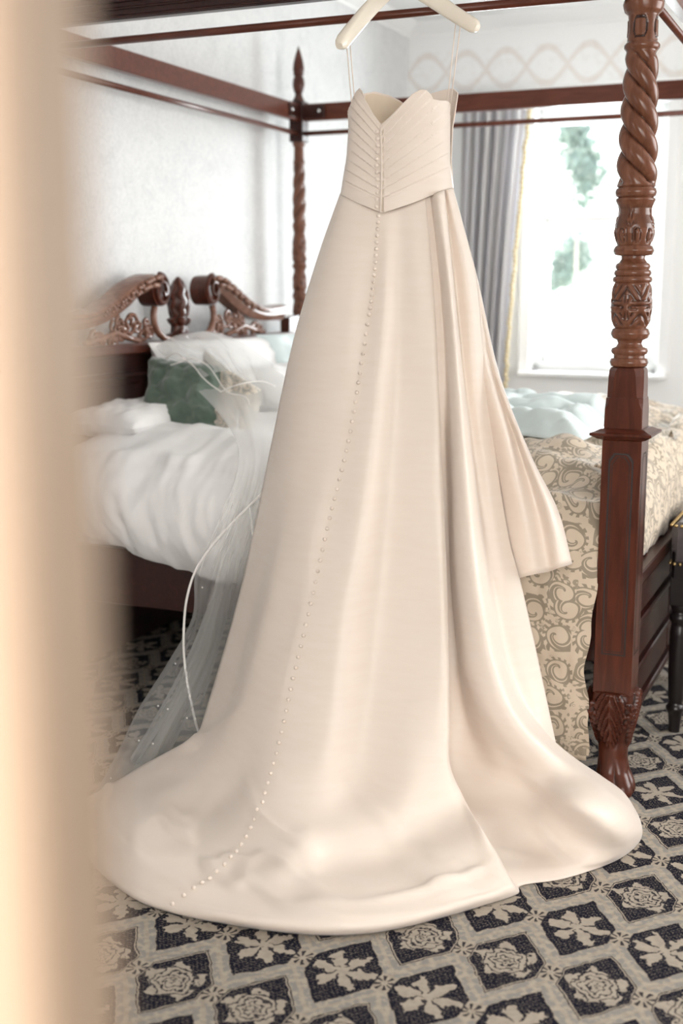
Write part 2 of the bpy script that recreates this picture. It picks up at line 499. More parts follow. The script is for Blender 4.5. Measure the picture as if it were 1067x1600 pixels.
mb = MB().box((WX-.1, -4.2, CZ), (2.7, WY+.3, CZ+.1)); rot_mesh(mb, 'ceiling', M['plaster'])
def cornice(p0, p1, inward):
    prof = [(0, 0), (.09, 0), (.08, -.015), (.05, -.03), (.025, -.055), (.010, -.06), (.010, -.075), (0, -.075)]
    V = []; n = len(prof)
    for p in (p0, p1):
        for a, z in prof: V.append((p[0]+inward[0]*a, p[1]+inward[1]*a, CZ+z))
    F = [(i, i+1, n+i+1, n+i) for i in range(n-1)]+[tuple(range(n)), tuple(range(2*n-1, n-1, -1))]
    return MB().add(V, F)
rot_mesh(cornice((WX, WY), (2.6, WY), (0, -1)), 'trim_1', M['white_paint'], auto=50)
rot_mesh(cornice((WX, -2.2), (WX, WY), (1, 0)), 'trim_2', M['white_paint'], auto=50)
mb = MB().box((WX, WY-.02, 0), (2.6, WY, .16), .004); rot_mesh(mb, 'baseboard_back', M['white_paint'])
mb = MB().box((WX, -2.2, 0), (WX+.02, WY, .16), .004); rot_mesh(mb, 'baseboard_left', M['white_paint'])
# window: frame, sashes, glazing bar, panes, sill board
wf = empty('window_1', BL(0, 0, 0), YAW); tag(wf, kind='structure')
yw = WY+.12
mb = MB()
mb.box((wx0, yw-.05, wz0), (wx0+.05, yw+.05, wz1), .004); mb.box((wx1-.05, yw-.05, wz0), (wx1, yw+.05, wz1), .004)
mb.box((wx0, yw-.05, wz1-.05), (wx1, yw+.05, wz1), .004); mb.box((wx0, yw-.05, wz0), (wx1, yw+.05, wz0+.05), .004)
mb.build('window_frame', M['white_paint'], wf)
zm = 1.83
for (z0, z1, yo) in ((wz0+.05, zm, -.025), (zm, wz1-.05, .012)):
    mb = MB(); y0 = yw+yo-.015; y1 = yw+yo+.015; xa, xb = wx0+.05, wx1-.05
    mb.box((xa, y0, z0), (xa+.035, y1, z1), .003); mb.box((xb-.035, y0, z0), (xb, y1, z1), .003)
    mb.box((xa, y0, z0), (xb, y1, z0+.04), .003); mb.box((xa, y0, z1-.04), (xb, y1, z1), .003)
    s = mb.build('sash', M['white_paint'], wf)
    MB().box((xa+.03, yw+yo-.003, z0+.035), (xb-.03, yw+yo+.003, z1-.035)).build('pane', M['pane'], s)
MB().box((wx0-.06, WY-.07, wz0-.03), (wx1+.06, yw-.05, wz0), .006).build('window_sill', M['white_paint'], wf)
mb = MB()
for (a, b_) in (((wx0-.07, WY-.02, wz0), (wx0, WY, wz1+.07)), ((wx1, WY-.02, wz0), (wx1+.07, WY, wz1+.07)), ((wx0-.07, WY-.02, wz1), (wx1+.07, WY, wz1+.07))):
    mb.box(a, b_, .004)
mb.build('architrave', M['white_paint'], wf)
# near doorway: jamb the camera looks past, with the wall it belongs to
mb = MB().box((-.16, .27, 0), (-.0725, .37, 2.3), .004); o = mb.build('door_1', M['jamb']); tag(o, kind='structure')
mb = MB().box((-2.4, .29, 0), (-.16, .35, CZ)); o = mb.build('wall_front', M['jamb']); tag(o, kind='structure')
mb = MB().box((1.35, .29, 0), (2.3, .35, CZ)).box((-.16, .29, 2.3), (1.35, .35, CZ)); o = mb.build('wall_front', M['plaster']); tag(o, kind='structure')

# ------------------------------------------------------------------ trees outside the window
rnd = random.Random(4)
def tree(name, base, h, crown, seed, label):
    r_ = random.Random(seed); t = empty(name, base); tag(t, label, 'tree', 'trees outside the window')
    MB().tube([(0, 0, 0), (.03, 0, h*.4), (0, .03, h*.8)], [.05, .035, .015], 8).build('trunk', M['bark'], t, smooth=True)
    V = []; F = []
    for k in range(2600):
        q_ = Vector((r_.gauss(0, .42), r_.gauss(0, .42), r_.gauss(0, .48)))
        q_.x += .35*math.sin(q_.z*3+seed)
        c = Vector((q_.x*crown[0], q_.y*crown[0], h-crown[1]+q_.z*crown[1]))
        a = Vector((r_.uniform(-1, 1), r_.uniform(-1, 1), r_.uniform(-1, 1))).normalized()
        b = a.cross(Vector((.3, .5, 1))).normalized(); s = r_.uniform(.025, .055); n = len(V)
        V += [c-a*s, c+b*s*.5, c+a*s, c-b*s*.5]; F.append((n, n+1, n+2, n+3))
    o = mesh('foliage', V, F, M['foliage'], t, smooth=False); o['kind'] = 'stuff'
tree('garden_tree', BL(-2.82, 11.5, -2.6), 6.3, (.30, .75), 3, 'slender blue-green tree seen high through the upper window sash')
tree('garden_tree', BL(-3.69, 14.5, -2.6), 4.9, (.42, .55), 7, 'small round tree seen through the lower window sash beside the curtain')
o = mesh('lawn', [(-30, 8.5, -2.6), (30, 8.5, -2.6), (30, 60, -2.6), (-30, 60, -2.6)], [(0, 1, 2, 3)], M['lawn'], smooth=False); tag(o, kind='structure')

# ------------------------------------------------------------------ curtain
def curtain():
    t = empty('curtain', BL(-1.58, 3.98, 0), YAW); tag(t, 'grey and lilac striped full-length curtain left of the window', 'curtain')
    nr, nc = 30, 130; V = []; UV = []
    for j in range(nr):
        f = j/(nr-1); z = 2.52*(1-f)+.02*f
        pinch = 1-.24*math.sin(min(f*1.25, 1)*PI/2)
        for i in range(nc):
            u = i/(nc-1)
            x = -.21+(u*.41)*pinch-.02*f
            y = .045*math.sin(u*2*PI*6.5+.4*math.sin(f*3))*(.7+.3*f)+.012*math.sin(u*41+f*2)
            V.append((x, y, z)); UV.append((u*1.0, f*2.5))
    mesh('curtain_cloth', V, grid_faces(nr, nc), M['curtain'], t, uv=UV, solid=.003)
    mb = MB(); r_ = random.Random(2)
    for j in range(88):
        f = j/87; z = 2.5*(1-f)+.03*f; pinch = 1-.24*math.sin(min(f*1.25, 1)*PI/2)
        x = -.21+.41*pinch-.02*f
        mb.ball((x+.012+r_.uniform(-.004, .006), -.03+r_.uniform(-.008, .008), z), .015, .012, .016, 7, 5)
    o = mb.build('fringe', M['fringe'], t, smooth=True); o['kind'] = 'stuff'
    MB().tube([(-.26, 0, 2.545), (1.4, 0, 2.545)], .014, 10).build('curtain_pole', M['white_paint'], t, smooth=True)
curtain()

# ------------------------------------------------------------------ four poster bed
bed = empty('four_poster_bed', BL(0, 0, 0), YAW)
tag(bed, 'carved mahogany four-poster bed with twisted posts and scroll headboard', 'bed')
def profile_mesh(rows, nseg, fn, cx=0, cy=0):
    """rows: list of z; fn(theta, z) -> (radius, cavity, dx, dy)"""
    V = []; cav = []
    for z in rows:
        for k in range(nseg):
            th = 2*PI*k/nseg
            r, c, dx, dy = fn(th, z)
            V.append((cx+dx+r*math.sin(th), cy+dy-r*math.cos(th), z)); cav.append(c)
    n = len(rows)
    F = [(j*nseg+i, j*nseg+(i+1) % nseg, (j+1)*nseg+(i+1) % nseg, (j+1)*nseg+i) for j in range(n-1) for i in range(nseg)]
    F += [tuple(range(nseg-1, -1, -1)), tuple((n-1)*nseg+k for k in range(nseg))]
    return V, F, cav
def interp_prof(prof, z):
    zs = [p[0] for p in prof]; rs = [p[1] for p in prof]
    return float(np.interp(z, zs, rs))
def leafrelief(a, h, lobes=1.0, freq=11.0):
    """acanthus-like relief: ribs fan out from the stem; a in -1..1 across, h 0..1 up. returns height 0..1"""
    width = .92*math.sin(PI*min(max(h*.9+.08, 0), 1))**.6
    if abs(a) > width: return 0.0
    rib = .5+.5*math.cos(freq*(h-.75*abs(a)**1.2)*2.0)
    stem = math.exp(-(a/.10)**2)
    edge = min(1, (width-abs(a))*9)
    return edge*(.35+.65*max(rib, stem))
# profile of the foot posts, bottom of the turned part upwards (z, radius)
FOOT_PROF = [(1.194, .040), (1.196, .047), (1.206, .0505), (1.216, .047), (1.218, .041), (1.226, .041), (1.229, .046), (1.236, .0485), (1.243, .046), (1.247, .036),
 (1.256, .031), (1.264, .034), (1.270, .046), (1.282, .0515), (1.294, .047), (1.297, .041), (1.301, .044), (1.315, .048), (1.35, .0525), (1.385, .051), (1.412, .047), (1.415, .045),
 (1.418, .050), (1.424, .0515), (1.430, .049), (1.432, .044), (1.435, .047), (1.441, .0485), (1.447, .046), (1.449, .042), (1.452, .044), (1.458, .0455), (1.464, .043), (1.467, .037),
 (1.477, .0305), (1.484, .031), (1.487, .048), (1.498, .053), (1.509, .048), (1.512, .043), (1.522, .046), (1.543, .0515), (1.565, .050), (1.59, .043), (1.605, .042), (1.62, .048), (1.628, .0515), (1.631, .050),
 (1.634, .045), (1.638, .051), (1.647, .0535), (1.656, .051), (1.659, .046), (1.663, .050), (1.70, .0535), (1.80, .050), (1.90, .0465), (1.98, .0425), (1.998, .039),
 (2.001, .041), (2.006, .045), (2.013, .0452), (2.018, .041), (2.02, .0385), (2.05, .0375), (2.085, .0375), (2.088, .040), (2.094, .047), (2.103, .050), (2.112, .052), (2.12, .050), (2.122, .046)]
def foot_fn(th, z):
    r = interp_prof(FOOT_PROF, z); c = 0.0
    if 1.662 < z < 1.999:
        e = min(1, (z-1.662)/.012, (1.999-z)/.012); tw = 2*PI/.34
        s = abs(math.sin(1.5*(th+z*2*PI/.205)))**.62
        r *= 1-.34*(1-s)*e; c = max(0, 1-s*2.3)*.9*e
    elif 1.30 < z < 1.413:                                     # carved barrel
        h = (z-1.30)/.113; q = (th/(2*PI)*4+.05) % 1.0; a = q*2-1
        if h > .62: v = .5+.5*math.cos(9*(abs(a)*1.3-h*2.6))
        elif h > .48: v = .5+.5*math.cos((h-.55)*60)
        elif h > .34: v = .3+.7*(math.hypot((abs(a)-.45)*1.8, (h-.41)*9) > .33)
        else: v = .5+.5*math.cos(26*(h-.16*math.cos(a*PI)))
        g = math.hypot((abs(a)-.97)*2.2, (h-.45)*2.4)
        if g < .75: v = .5+.5*math.cos(5*math.atan2((h-.45)*1.3, abs(a)-.97)); v = max(v, g < .22)
        e = min(1, (z-1.30)/.008, (1.413-z)/.008)
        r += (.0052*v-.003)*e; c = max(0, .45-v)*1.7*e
    elif 1.515 < z < 1.618:                                    # carved vase
        h = (z-1.515)/.103; q = (th/(2*PI)*4+.55) % 1.0; a = q*2-1
        if h > .38:
            A = math.atan2(a*1.2, h-.36); R_ = math.hypot(a*1.2, h-.36)
            v = (.5+.5*math.cos(9*A)) if R_ < .62-.25*abs(A) else .25
        else:
            R_ = math.hypot((abs(a)-.55)*1.6, (h-.2)*1.6)
            v = .9 if R_ < .26 else (0 if R_ < .36 else .6); v = min(v, .5+.5*math.cos(14*a)) if abs(a) < .25 else v
        e = min(1, (z-1.515)/.01, (1.618-z)/.01)
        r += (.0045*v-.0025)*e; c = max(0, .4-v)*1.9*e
    elif 2.022 < z < 2.084:                                    # four lozenge panels
        h = (z-2.053)/.028; q = (th/(2*PI)*4+.5) % 1.0; a = (q*2-1)*1.5
        g = max(abs(a)+.28*abs(h)*1.0, abs(h)) if True else 0
        d = abs(max(abs(a)*1.0+.35*max(abs(h)-.45, 0)*2, abs(h)*1.0)-.85)
        if d < .12: r -= .0022; c = .9
        elif max(abs(a), abs(h)) < .73: r += .001
    else:
        c = 0
    return r, c, 0, 0
zz = []
for (z0, r0), (z1, r1) in zip(FOOT_PROF[:-1], FOOT_PROF[1:]):
    n = max(1, int((z1-z0)/.0026)); zz += [z0+(z1-z0)*k/n for k in range(n)]
zz.append(FOOT_PROF[-1][0])
tv, tf, tc = profile_mesh(zz, 112, foot_fn)
tme = None
def knee_fn(sx):
    CTRL = [(0, .048), (.012, .052), (.03, .051), (.06, .043), (.10, .0405), (.125, .041), (.16, .047), (.20, .058), (.24, .066), (.275, .068), (.295, .064), (.297, .058)]
    def fn(th, z):
        r = interp_prof(CTRL, z); c = 0.0
        # superellipse section: boxy up high, rounder low
        p = 2.2+3.2*min(1, max(0, (z-.15)/.14))
        sc = (abs(math.cos(th))**p+abs(math.sin(th))**p)**(-1/p); sc = 1+(sc-1)*.75
        fwd = (.032*math.exp(-((z)/.05)**2)+.004*math.sin(z*20))
        # direction of the toe: outer corner (towards near side and foot)
        dirx, diry = .55*sx, -.85
        dx, dy = dirx*fwd, diry*fwd
        if z > .125:
            h = (z-.125)/.172
            q = (th/(2*PI)*4+.5) % 1.0; a = q*2-1
            lo = leafrelief(a, 1-h*.93, freq=17.0)
            v = lo
            g = math.hypot((abs(a)-.98)*1.5, (h-.62)*1.9)
            if g < .42: v = max(.2, .5+.5*math.cos(6*math.atan2((h-.62), abs(a)-.98)));
            if g < .12: v = 1.3
            e = min(1, (z-.125)/.02, (.297-z)/.004)
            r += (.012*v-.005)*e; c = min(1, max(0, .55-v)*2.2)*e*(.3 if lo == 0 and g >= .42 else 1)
        elif z < .095:
            e = min(1, (.095-z)/.045)
            v = abs(math.cos(2.5*th+.9*sx))**.7
            r *= 1+.26*e*(v-.6); c = max(0, .35-v)*2.6*e
        return r*sc*(1-.0), c, dx, dy
    return fn
kz = [i*.297/110 for i in range(111)]
SH = .0525
def panel_outline(w, z0, z1, cut):
    return [(-w+0, z0), (w, z0), (w, z1-cut*1.4), (w-cut, z1), (-w+cut, z1), (-w, z1-cut*1.4)]
def inset_panel(parent, cx, cy, face, w, z0, z1, cut, mat):
    """an incised panel on a post face; face: 0 near(-y) 1 foot(+x) 2 far(+y) 3 head(-x)"""
    def ring(ins, off):
        out = []
        for a, z in panel_outline(w-ins, z0+ins, z1-ins, cut):
            out.append({0: (cx+a, cy-SH-off, z), 1: (cx+SH+off, cy+a, z), 2: (cx-a, cy+SH+off, z), 3: (cx-SH-off, cy-a, z)}[face])
        return out
    A, B_, C_, D_ = ring(-.001, .0005), ring(.0042, .0005), ring(.0034, .0004), ring(.0042, .002)
    n = 6
    groove = MB().add(A+B_, [(i, (i+1) % n, n+(i+1) % n, n+i) for i in range(n)])
    A2, B2 = ring(.0085, .0006), ring(.0105, .0006)
    groove.add(A2+B2, [(i, (i+1) % n, n+(i+1) % n, n+i) for i in range(n)])
    groove.build('groove', M['groove'], parent)
for (cx, cy, sx) in ((0, 0, 1), (0, BB, 1)):
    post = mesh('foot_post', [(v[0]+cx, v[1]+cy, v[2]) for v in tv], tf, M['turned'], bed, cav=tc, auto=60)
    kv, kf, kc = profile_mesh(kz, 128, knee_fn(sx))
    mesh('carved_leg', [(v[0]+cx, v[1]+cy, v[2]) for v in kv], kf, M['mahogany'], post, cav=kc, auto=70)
    mb = MB().box((cx-SH, cy-SH, .292), (cx+SH, cy+SH, 1.0), .0015)
    blk = mb.build('post_block', M['mahogany'], post)
    # ledge moulding and tapering upper block with lamb's tongue corners
    mb = MB(); L_ = [(1.0, SH), (1.004, SH+.012), (1.009, SH+.020), (1.014, SH+.029), (1.020, SH+.029), (1.024, SH+.018), (1.03, SH+.006), (1.032, SH-.004)]
    V = []; F = []
    for z, h in L_: V += [(cx-h, cy-h, z), (cx+h, cy-h, z), (cx+h, cy+h, z), (cx-h, cy+h, z)]
    for j in range(len(L_)-1):
        for k in range(4): F.append((j*4+k, j*4+(k+1) % 4, j*4+4+(k+1) % 4, j*4+4+k))
    F += [(3, 2, 1, 0), tuple(len(V)-4+k for k in range(4))]
    mb.add(V, F).build('ledge_moulding', M['mahogany'], post)
    U = [(1.03, .0505, .002), (1.085, .050, .003), (1.10, .0495, .009), (1.112, .049, .010), (1.114, .0475, .014), (1.14, .0475, .017), (1.17, .047, .019), (1.185, .046, .021), (1.192, .043, .022), (1.195, .036, .019)]
    V = []; F = []
    for z, h, c in U:
        V += [(cx-h+c, cy-h, z), (cx+h-c, cy-h, z), (cx+h, cy-h+c, z), (cx+h, cy+h-c, z), (cx+h-c, cy+h, z), (cx-h+c, cy+h, z), (cx-h, cy+h-c, z), (cx-h, cy-h+c, z)]
    for j in range(len(U)-1):
        for k in range(8): F.append((j*8+k, j*8+(k+1) % 8, j*8+8+(k+1) % 8, j*8+8+k))
    F += [tuple(range(7, -1, -1)), tuple(len(V)-8+k for k in range(8))]
    MB().add(V, F).build('chamfered_block', M['mahogany'], post)
    for fc in (0, 1, 2): inset_panel(post, cx, cy, fc, .0325, .405, .965, .014, M['mahogany'])
    MB().box((cx-.046, cy-.046, 2.12), (cx+.046, cy+.046, 2.30), .003).build('rail_block', M['mahogany_dark'], post)
    fin = [(2.30, .02), (2.31, .034), (2.325, .034), (2.335, .018), (2.36, .026), (2.39, .030), (2.42, .024), (2.43, .028), (2.50, .026), (2.55, .016), (2.58, .004)]
    fz = [2.30+.28*k/50 for k in range(51)]
    v_, f_, c_ = profile_mesh(fz, 24, lambda th, z: (interp_prof(fin, z), 0, 0, 0), cx, cy)
    mesh('finial', v_, f_, M['mahogany'], post, cav=c_)
HEAD_PROF = [(.0, .04), (.10, .034), (.25, .036), (.26, .044), (.9, .044), (.905, .036), (.95, .030), (1.00, .034), (1.1, .036), (1.18, .036), (1.20, .030), (1.23, .036), (1.25, .030), (1.28, .036), (1.31, .037), (1.335, .031), (1.36, .038), (1.385, .031), (1.41, .037), (1.45, .036),
 (1.49, .028), (1.505, .037), (1.515, .038), (1.525, .030), (1.54, .036), (1.59, .038), (1.64, .034), (1.67, .028), (1.695, .034), (1.71, .036), (1.72, .032), (1.80, .035), (1.90, .032), (2.0, .028), (2.01, .030), (2.02, .026), (2.08, .024), (2.09, .031), (2.105, .032), (2.11, .030)]
def head_fn(th, z):
    r = interp_prof(HEAD_PROF, z); c = 0
    if 1.72 < z < 2.0:
        s = abs(math.sin(1.5*(th-z*2*PI/.23)))**.7; e = min(1, (z-1.72)/.01, (2.0-z)/.01)
        r *= 1-.28*(1-s)*e; c = max(0, 1-s*2.2)*.8*e
    elif 1.19 < z < 1.48 or 1.54 < z < 1.64:
        v = .5+.5*math.cos(4*th+z*40)*math.cos(z*110); r += .003*v-.0015; c = max(0, .35-v)*1.6
    return r, c, 0, 0
hz = [2.11*k/560 for k in range(561)]
hv, hf, hc = profile_mesh(hz, 48, head_fn)
for cx, cy in ((-BA, 0), (-BA, BB)):
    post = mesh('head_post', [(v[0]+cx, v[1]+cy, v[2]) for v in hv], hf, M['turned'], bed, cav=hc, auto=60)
    MB().box((cx-.036, cy-.036, 2.105), (cx+.036, cy+.036, 2.295), .003).build('rail_block', M['mahogany_dark'], post)
    MB().box((cx-.043, cy-.043, .25), (cx+.043, cy+.043, .92), .003).build('post_block', M['mahogany'], post)
    fin = [(2.29, .022), (2.30, .030), (2.315, .022), (2.33, .017), (2.345, .024), (2.37, .030), (2.40, .027), (2.415, .020), (2.425, .028), (2.43, .024), (2.445, .0285), (2.48, .024), (2.52, .013), (2.555, .001)]
    v_, f_, c_ = profile_mesh([2.29+.265*k/60 for k in range(61)], 20, lambda th, z: (interp_prof(fin, z), 0, 0, 0), cx, cy)
    mesh('finial', v_, f_, M['mahogany'], post, cav=c_)
# canopy rails and thin curtain rods
ZB, ZT, ZR = 2.2009, 2.2808, 2.1444
def rail_box(name, a, b, mould_side=None):
    mb = MB().box(a, b, .003); return mb.build(name, M['mahogany_long'], bed)
near = rail_box('canopy_rail', (-BA+.03, -.018, ZB), (-.04, .018, ZT)); near['label'] = 'dark near canopy rail with moulded face'
near.data.materials[0] = M['mahogany_dark']
mb = MB()
for (z0, z1, y) in ((2.203, 2.212, -.026), (2.228, 2.236, -.023), (2.249, 2.262, -.028), (2.270, 2.2815, -.034)):
    mb.box((-BA+.03, y, z0), (-.04, -.016, z1), .0025)
mb.build('face_moulding', M['mahogany_dark'], near)
rail_box('canopy_rail', (-BA+.03, BB-.018, ZB), (-.04, BB+.018, ZT))
MB().box((-BA-.018, .03, ZB), (-BA+.018, BB-.03, ZT), .003).build('canopy_rail', M['mahogany_long'], bed)
MB().box((-.018, .04, ZB), (.018, BB-.04, ZT), .003).build('canopy_rail', M['mahogany_long'], bed)
for y in (0, BB):
    MB().tube([(-BA+.03, y, ZR), (-.04, y, ZR)], .0115, 10).build('curtain_rod', M['mahogany_long'], bed, smooth=True)
for x in (-BA, 0):
    MB().tube([(x, .03, ZR), (x, BB-.03, ZR)], .0115, 10).build('curtain_rod', M['mahogany_long'], bed, smooth=True)
for (p, q) in (((-BA+.02, BB-.034, ZB+.01), (-BA+.15, BB-.016, ZT-.01)), ((-BA+.012, BB-.15, ZB+.01), (-BA+.026, BB-.02, ZT-.01))):
    o = MB().box(p, q, .002).build('corner_bracket', M['mahogany_dark'], bed)
MB().ball((-BA+.125, BB-.037, 2.242), .009).build('bolt', M['steel'], bed, smooth=True)
MB().ball((-BA+.03, BB-.135, 2.242), .009).build('bolt', M['steel'], bed, smooth=True)
# side rails
for y in (-.005, BB+.005):
    MB().box((-BA+.03, y-.018, .37), (-.045, y+.018, .56), .004).build('side_rail', M['mahogany_dark'], bed)
mb = MB()
for k in range(12): mb.box((-BA+.08+k*.165, .01, .47), (-BA+.08+k*.165+.08, BB-.01, .49))
mb.build('bed_slats', M['mahogany_dark'], bed)
bed.children[-1]['kind'] = 'stuff'
# footboard
fb = MB().box((-.012, .045, .18), (.012, BB-.045, .58)).build('footboard', M['mahogany_dark'], bed)
def hbar(z0, z1, x0, x1, nm, par, mat='mahogany_dark'):
    MB().box((x0, .045, z0), (x1, BB-.045, z1), .004).build(nm, M[mat], par)
hbar(.575, .612, -.035, .045, 'top_rail', fb)
hbar(.553, .575, -.02, .030, 'moulding', fb)
hbar(.425, .445, -.012, .030, 'moulding', fb)
hbar(.285, .305, -.012, .030, 'moulding', fb)
hbar(.160, .185, -.02, .030, 'moulding', fb)
for (z0, z1) in ((.455, .545), (.315, .415), (.195, .275)):
    for k in range(3):
        y0 = .07+k*(BB-.14)/3+.01; y1 = .07+(k+1)*(BB-.14)/3-.01
        MB().box((.010, y0, z0), (.020, y1, z1), .006).build('raised_panel', M['mahogany_dark'], fb)
# headboard
YC = 1.11; HX = -BA+.01
hbd = MB().box((HX-.015, .03, .01), (HX+.012, BB-.03, 1.165)).build('headboard', M['mahogany_dark'], bed)
MB().box((HX-.03, .03, 1.150), (HX+.05, BB-.03, 1.192), .008).build('ledge_moulding', M['mahogany'], hbd)
MB().box((HX-.01, .03, 1.06), (HX+.03, BB-.03, 1.085), .006).build('moulding', M['mahogany_dark'], hbd)
for y0, y1 in ((.08, .78), (.82, 1.48), (1.52, 2.22)):
    MB().box((HX+.008, y0, .62), (HX+.02, y1, 1.04), .01).build('raised_panel', M['mahogany_dark'], hbd)
up = [(.20, 1.325), (.395, 1.315), (.559, 1.355), (.712, 1.421), (.80, 1.447), (.86, 1.457), (.92, 1.452)]
lo = [(.20, 1.250), (.431, 1.257), (.575, 1.284), (.707, 1.336), (.776, 1.372), (.83, 1.385), (.87, 1.392)]
def smooth2(P, n):
    Q = crom(np.array([[p[0], p[1], 0] for p in P]), 8); L = np.concatenate([[0], np.cumsum(np.linalg.norm(np.diff(Q, axis=0), axis=1))])
    t = np.linspace(0, L[-1], n); return [(float(np.interp(a, L, Q[:, 0])), float(np.interp(a, L, Q[:, 1]))) for a in t]
U_, L2 = smooth2(up, 40), smooth2(lo, 40)
M['gilt'] = wood('polished mahogany', (.16, .07, .045), (.24, .12, .08), rough=.22, grain=(5, 5, 5), cavity=False)
for mir in (1, -1):
    my = lambda y: YC+(y-YC)*mir
    # cyma moulding: stepped section swept along the swan neck
    V = []; sec = [(0, -.03), (0, .035), (.12, .055), (.30, .060), (.42, .045), (.60, .048), (.78, .040), (1.0, .028), (1.0, -.03)]
    for (uy, uz), (ly, lz) in zip(U_, L2):
        for t, x in sec: V.append((HX+x, my(uy+(ly-uy)*t), uz+(lz-uz)*t))
    n = len(sec); F = [(j*n+i, j*n+(i+1) % n, (j+1)*n+(i+1) % n, (j+1)*n+i) for j in range(39) for i in range(n)]+[tuple(range(n)), tuple(39*n+i for i in range(n))]
    sw = mesh('swan_neck_moulding', V, F, M['gilt'], hbd, auto=35)
    # volute: spiral drum
    c = (.905, 1.392); mb = MB(); P = []; R_ = []
    for k in range(70):
        t = k/69; ang = PI*.55-t*PI*3.4; rad = .058*(1-t)**.8+.006
        P.append((HX+.045+.02*t, my(c[0]+rad*.85*math.cos(ang)*1), c[1]+rad*math.sin(ang))); R_.append(.011*(1-.4*t))
    mb.tube(P, R_, 8)
    poly = [(my(c[0]+.062*math.cos(a)), c[1]+.062*math.sin(a)) for a in [2*PI*k/32 for k in range(32)]]
    mb.prism(poly, HX-.03, HX+.046)
    mb.build('volute', M['mahogany'], sw, auto=40)
    # leaf garland of small husks on the moulding
    mb = MB()
    for k in range(16):
        t = .42+.55*k/15; j = int(t*39); uy, uz = U_[j]; ly, lz = L2[j]
        s = .010+.012*(k/15)
        for e in (-1, 1):
            mb.ball((HX+.062, my(uy*.6+ly*.4+e*s*.5), uz*.6+lz*.4+e*s*.7), s*.55, s*.9, s*.55, 8, 5)
    mb.build('carved_husks', M['gilt'], sw, smooth=True)
    # pierced fretwork of curls between neck and ledge
    r_ = random.Random(11); mb = MB()
    for k in range(30):
        y = .42+r_.random()*.43
        ztop = float(np.interp(y, [p[0] for p in L2], [p[1] for p in L2]))-.015
        if y > .80: ztop = 1.30
        z = 1.205+r_.random()*max(.01, ztop-1.225); rad = min(.038, .014+.5*min(ztop-z, z-1.19, .05)*1.2)
        P = []; R_ = []; ph = r_.uniform(0, 6); dr = r_.choice((-1, 1))
        for q in range(20):
            t = q/19; an = ph+dr*t*5.2; rr = rad*(1-.75*t)
            P.append((HX+.018+.014*t+r_.uniform(0, .001), my(y+rr*math.cos(an)), z+rr*math.sin(an))); R_.append(.0062*(1-.3*t)+.002)
        mb.tube(P, R_, 6); mb.ball(P[-1], .009, .009, .009, 8, 5)
    # C-scroll framing the gap beside the finial
    P = [(HX+.03, my(YC-.235+.16*math.sin(t*2.0)*1.0), 1.335-.135*t) for t in [k/20 for k in range(21)]]
    P = [(HX+.03, my(1.0-.13*math.cos(t)), 1.29-.095*math.sin(t)) for t in [-.4+2.1*k/22 for k in range(23)]]
    mb.tube(P, .014, 8)
    mb.tube([(HX+.03, my(y), z) for y, z in ((.40, 1.20), (.50, 1.215), (.60, 1.235), (.68, 1.215), (.76, 1.20))], .012, 8)
    mb.build('fretwork', M['gilt'], hbd, smooth=True)
prof = [(1.192, .062), (1.215, .058), (1.222, .04), (1.25, .036), (1.262, .050), (1.275, .056), (1.283, .040), (1.295, .044), (1.33, .052), (1.37, .050), (1.40, .040), (1.43, .024), (1.447, .005)]
def hf_(th, z):
    r = interp_prof(prof, z); v = .5+.5*math.cos(6*th+math.sin(z*120)*.8)
    return r*(1+.18*(v-.5)), max(0, .3-v)*2.5, 0, 0
v_, f_, c_ = profile_mesh([1.192+.255*k/90 for k in range(91)], 48, hf_)
mesh('headboard_finial', [(HX+.02+v[0]*.8, YC-.03+v[1], v[2]) for v in v_], f_, M['mahogany'], hbd, cav=c_)
# outer shoulders where the swan necks meet the posts
for y in (.12, BB-.12):
    MB().prism([(y-.08, 1.19), (y+.09, 1.19), (y+.06, 1.24), (y+.02, 1.27), (y-.08, 1.26)], HX-.02, HX+.03).build('shoulder', M['mahogany'], hbd)

# ------------------------------------------------------------------ mattress, duvet, quilt
def bmesh_obj(name, V, F, mat, label, cat, org, **k):
    o = mesh(name, V, F, mat, None, origin=org, **k); return tag(o, label, cat)
mb = MB().box((-BA+.06, .04, .50), (-.11, BB-.04, .76), .03)
o = mb.build('mattress', M['white_linen']); o.location = BL(0, 0, 0); o.rotation_euler = (0, 0, YAW)
tag(o, 'deep white mattress under the duvet and paisley quilt', 'mattress')
def cover(X0, X1, sec_fn, nx, label, cat, name, mat, solid=.0):
    """surface over the bed: for each x a section polyline (y,z), lofted"""
    V = []; UV = []; nc = None
    for i in range(nx):
        x = X0+(X1-X0)*i/(nx-1)
        S = sec_fn(x, i/(nx-1)); nc = len(S)
        for k, (dx, y, z, v) in enumerate(S):
            V.append(BL(x+dx, y, z)); UV.append((x, v))
    org = BL((X0+X1)/2, BB/2, 0)
    return bmesh_obj(name, V, grid_faces(nx, nc), mat, label, cat, org, uv=UV, solid=solid)
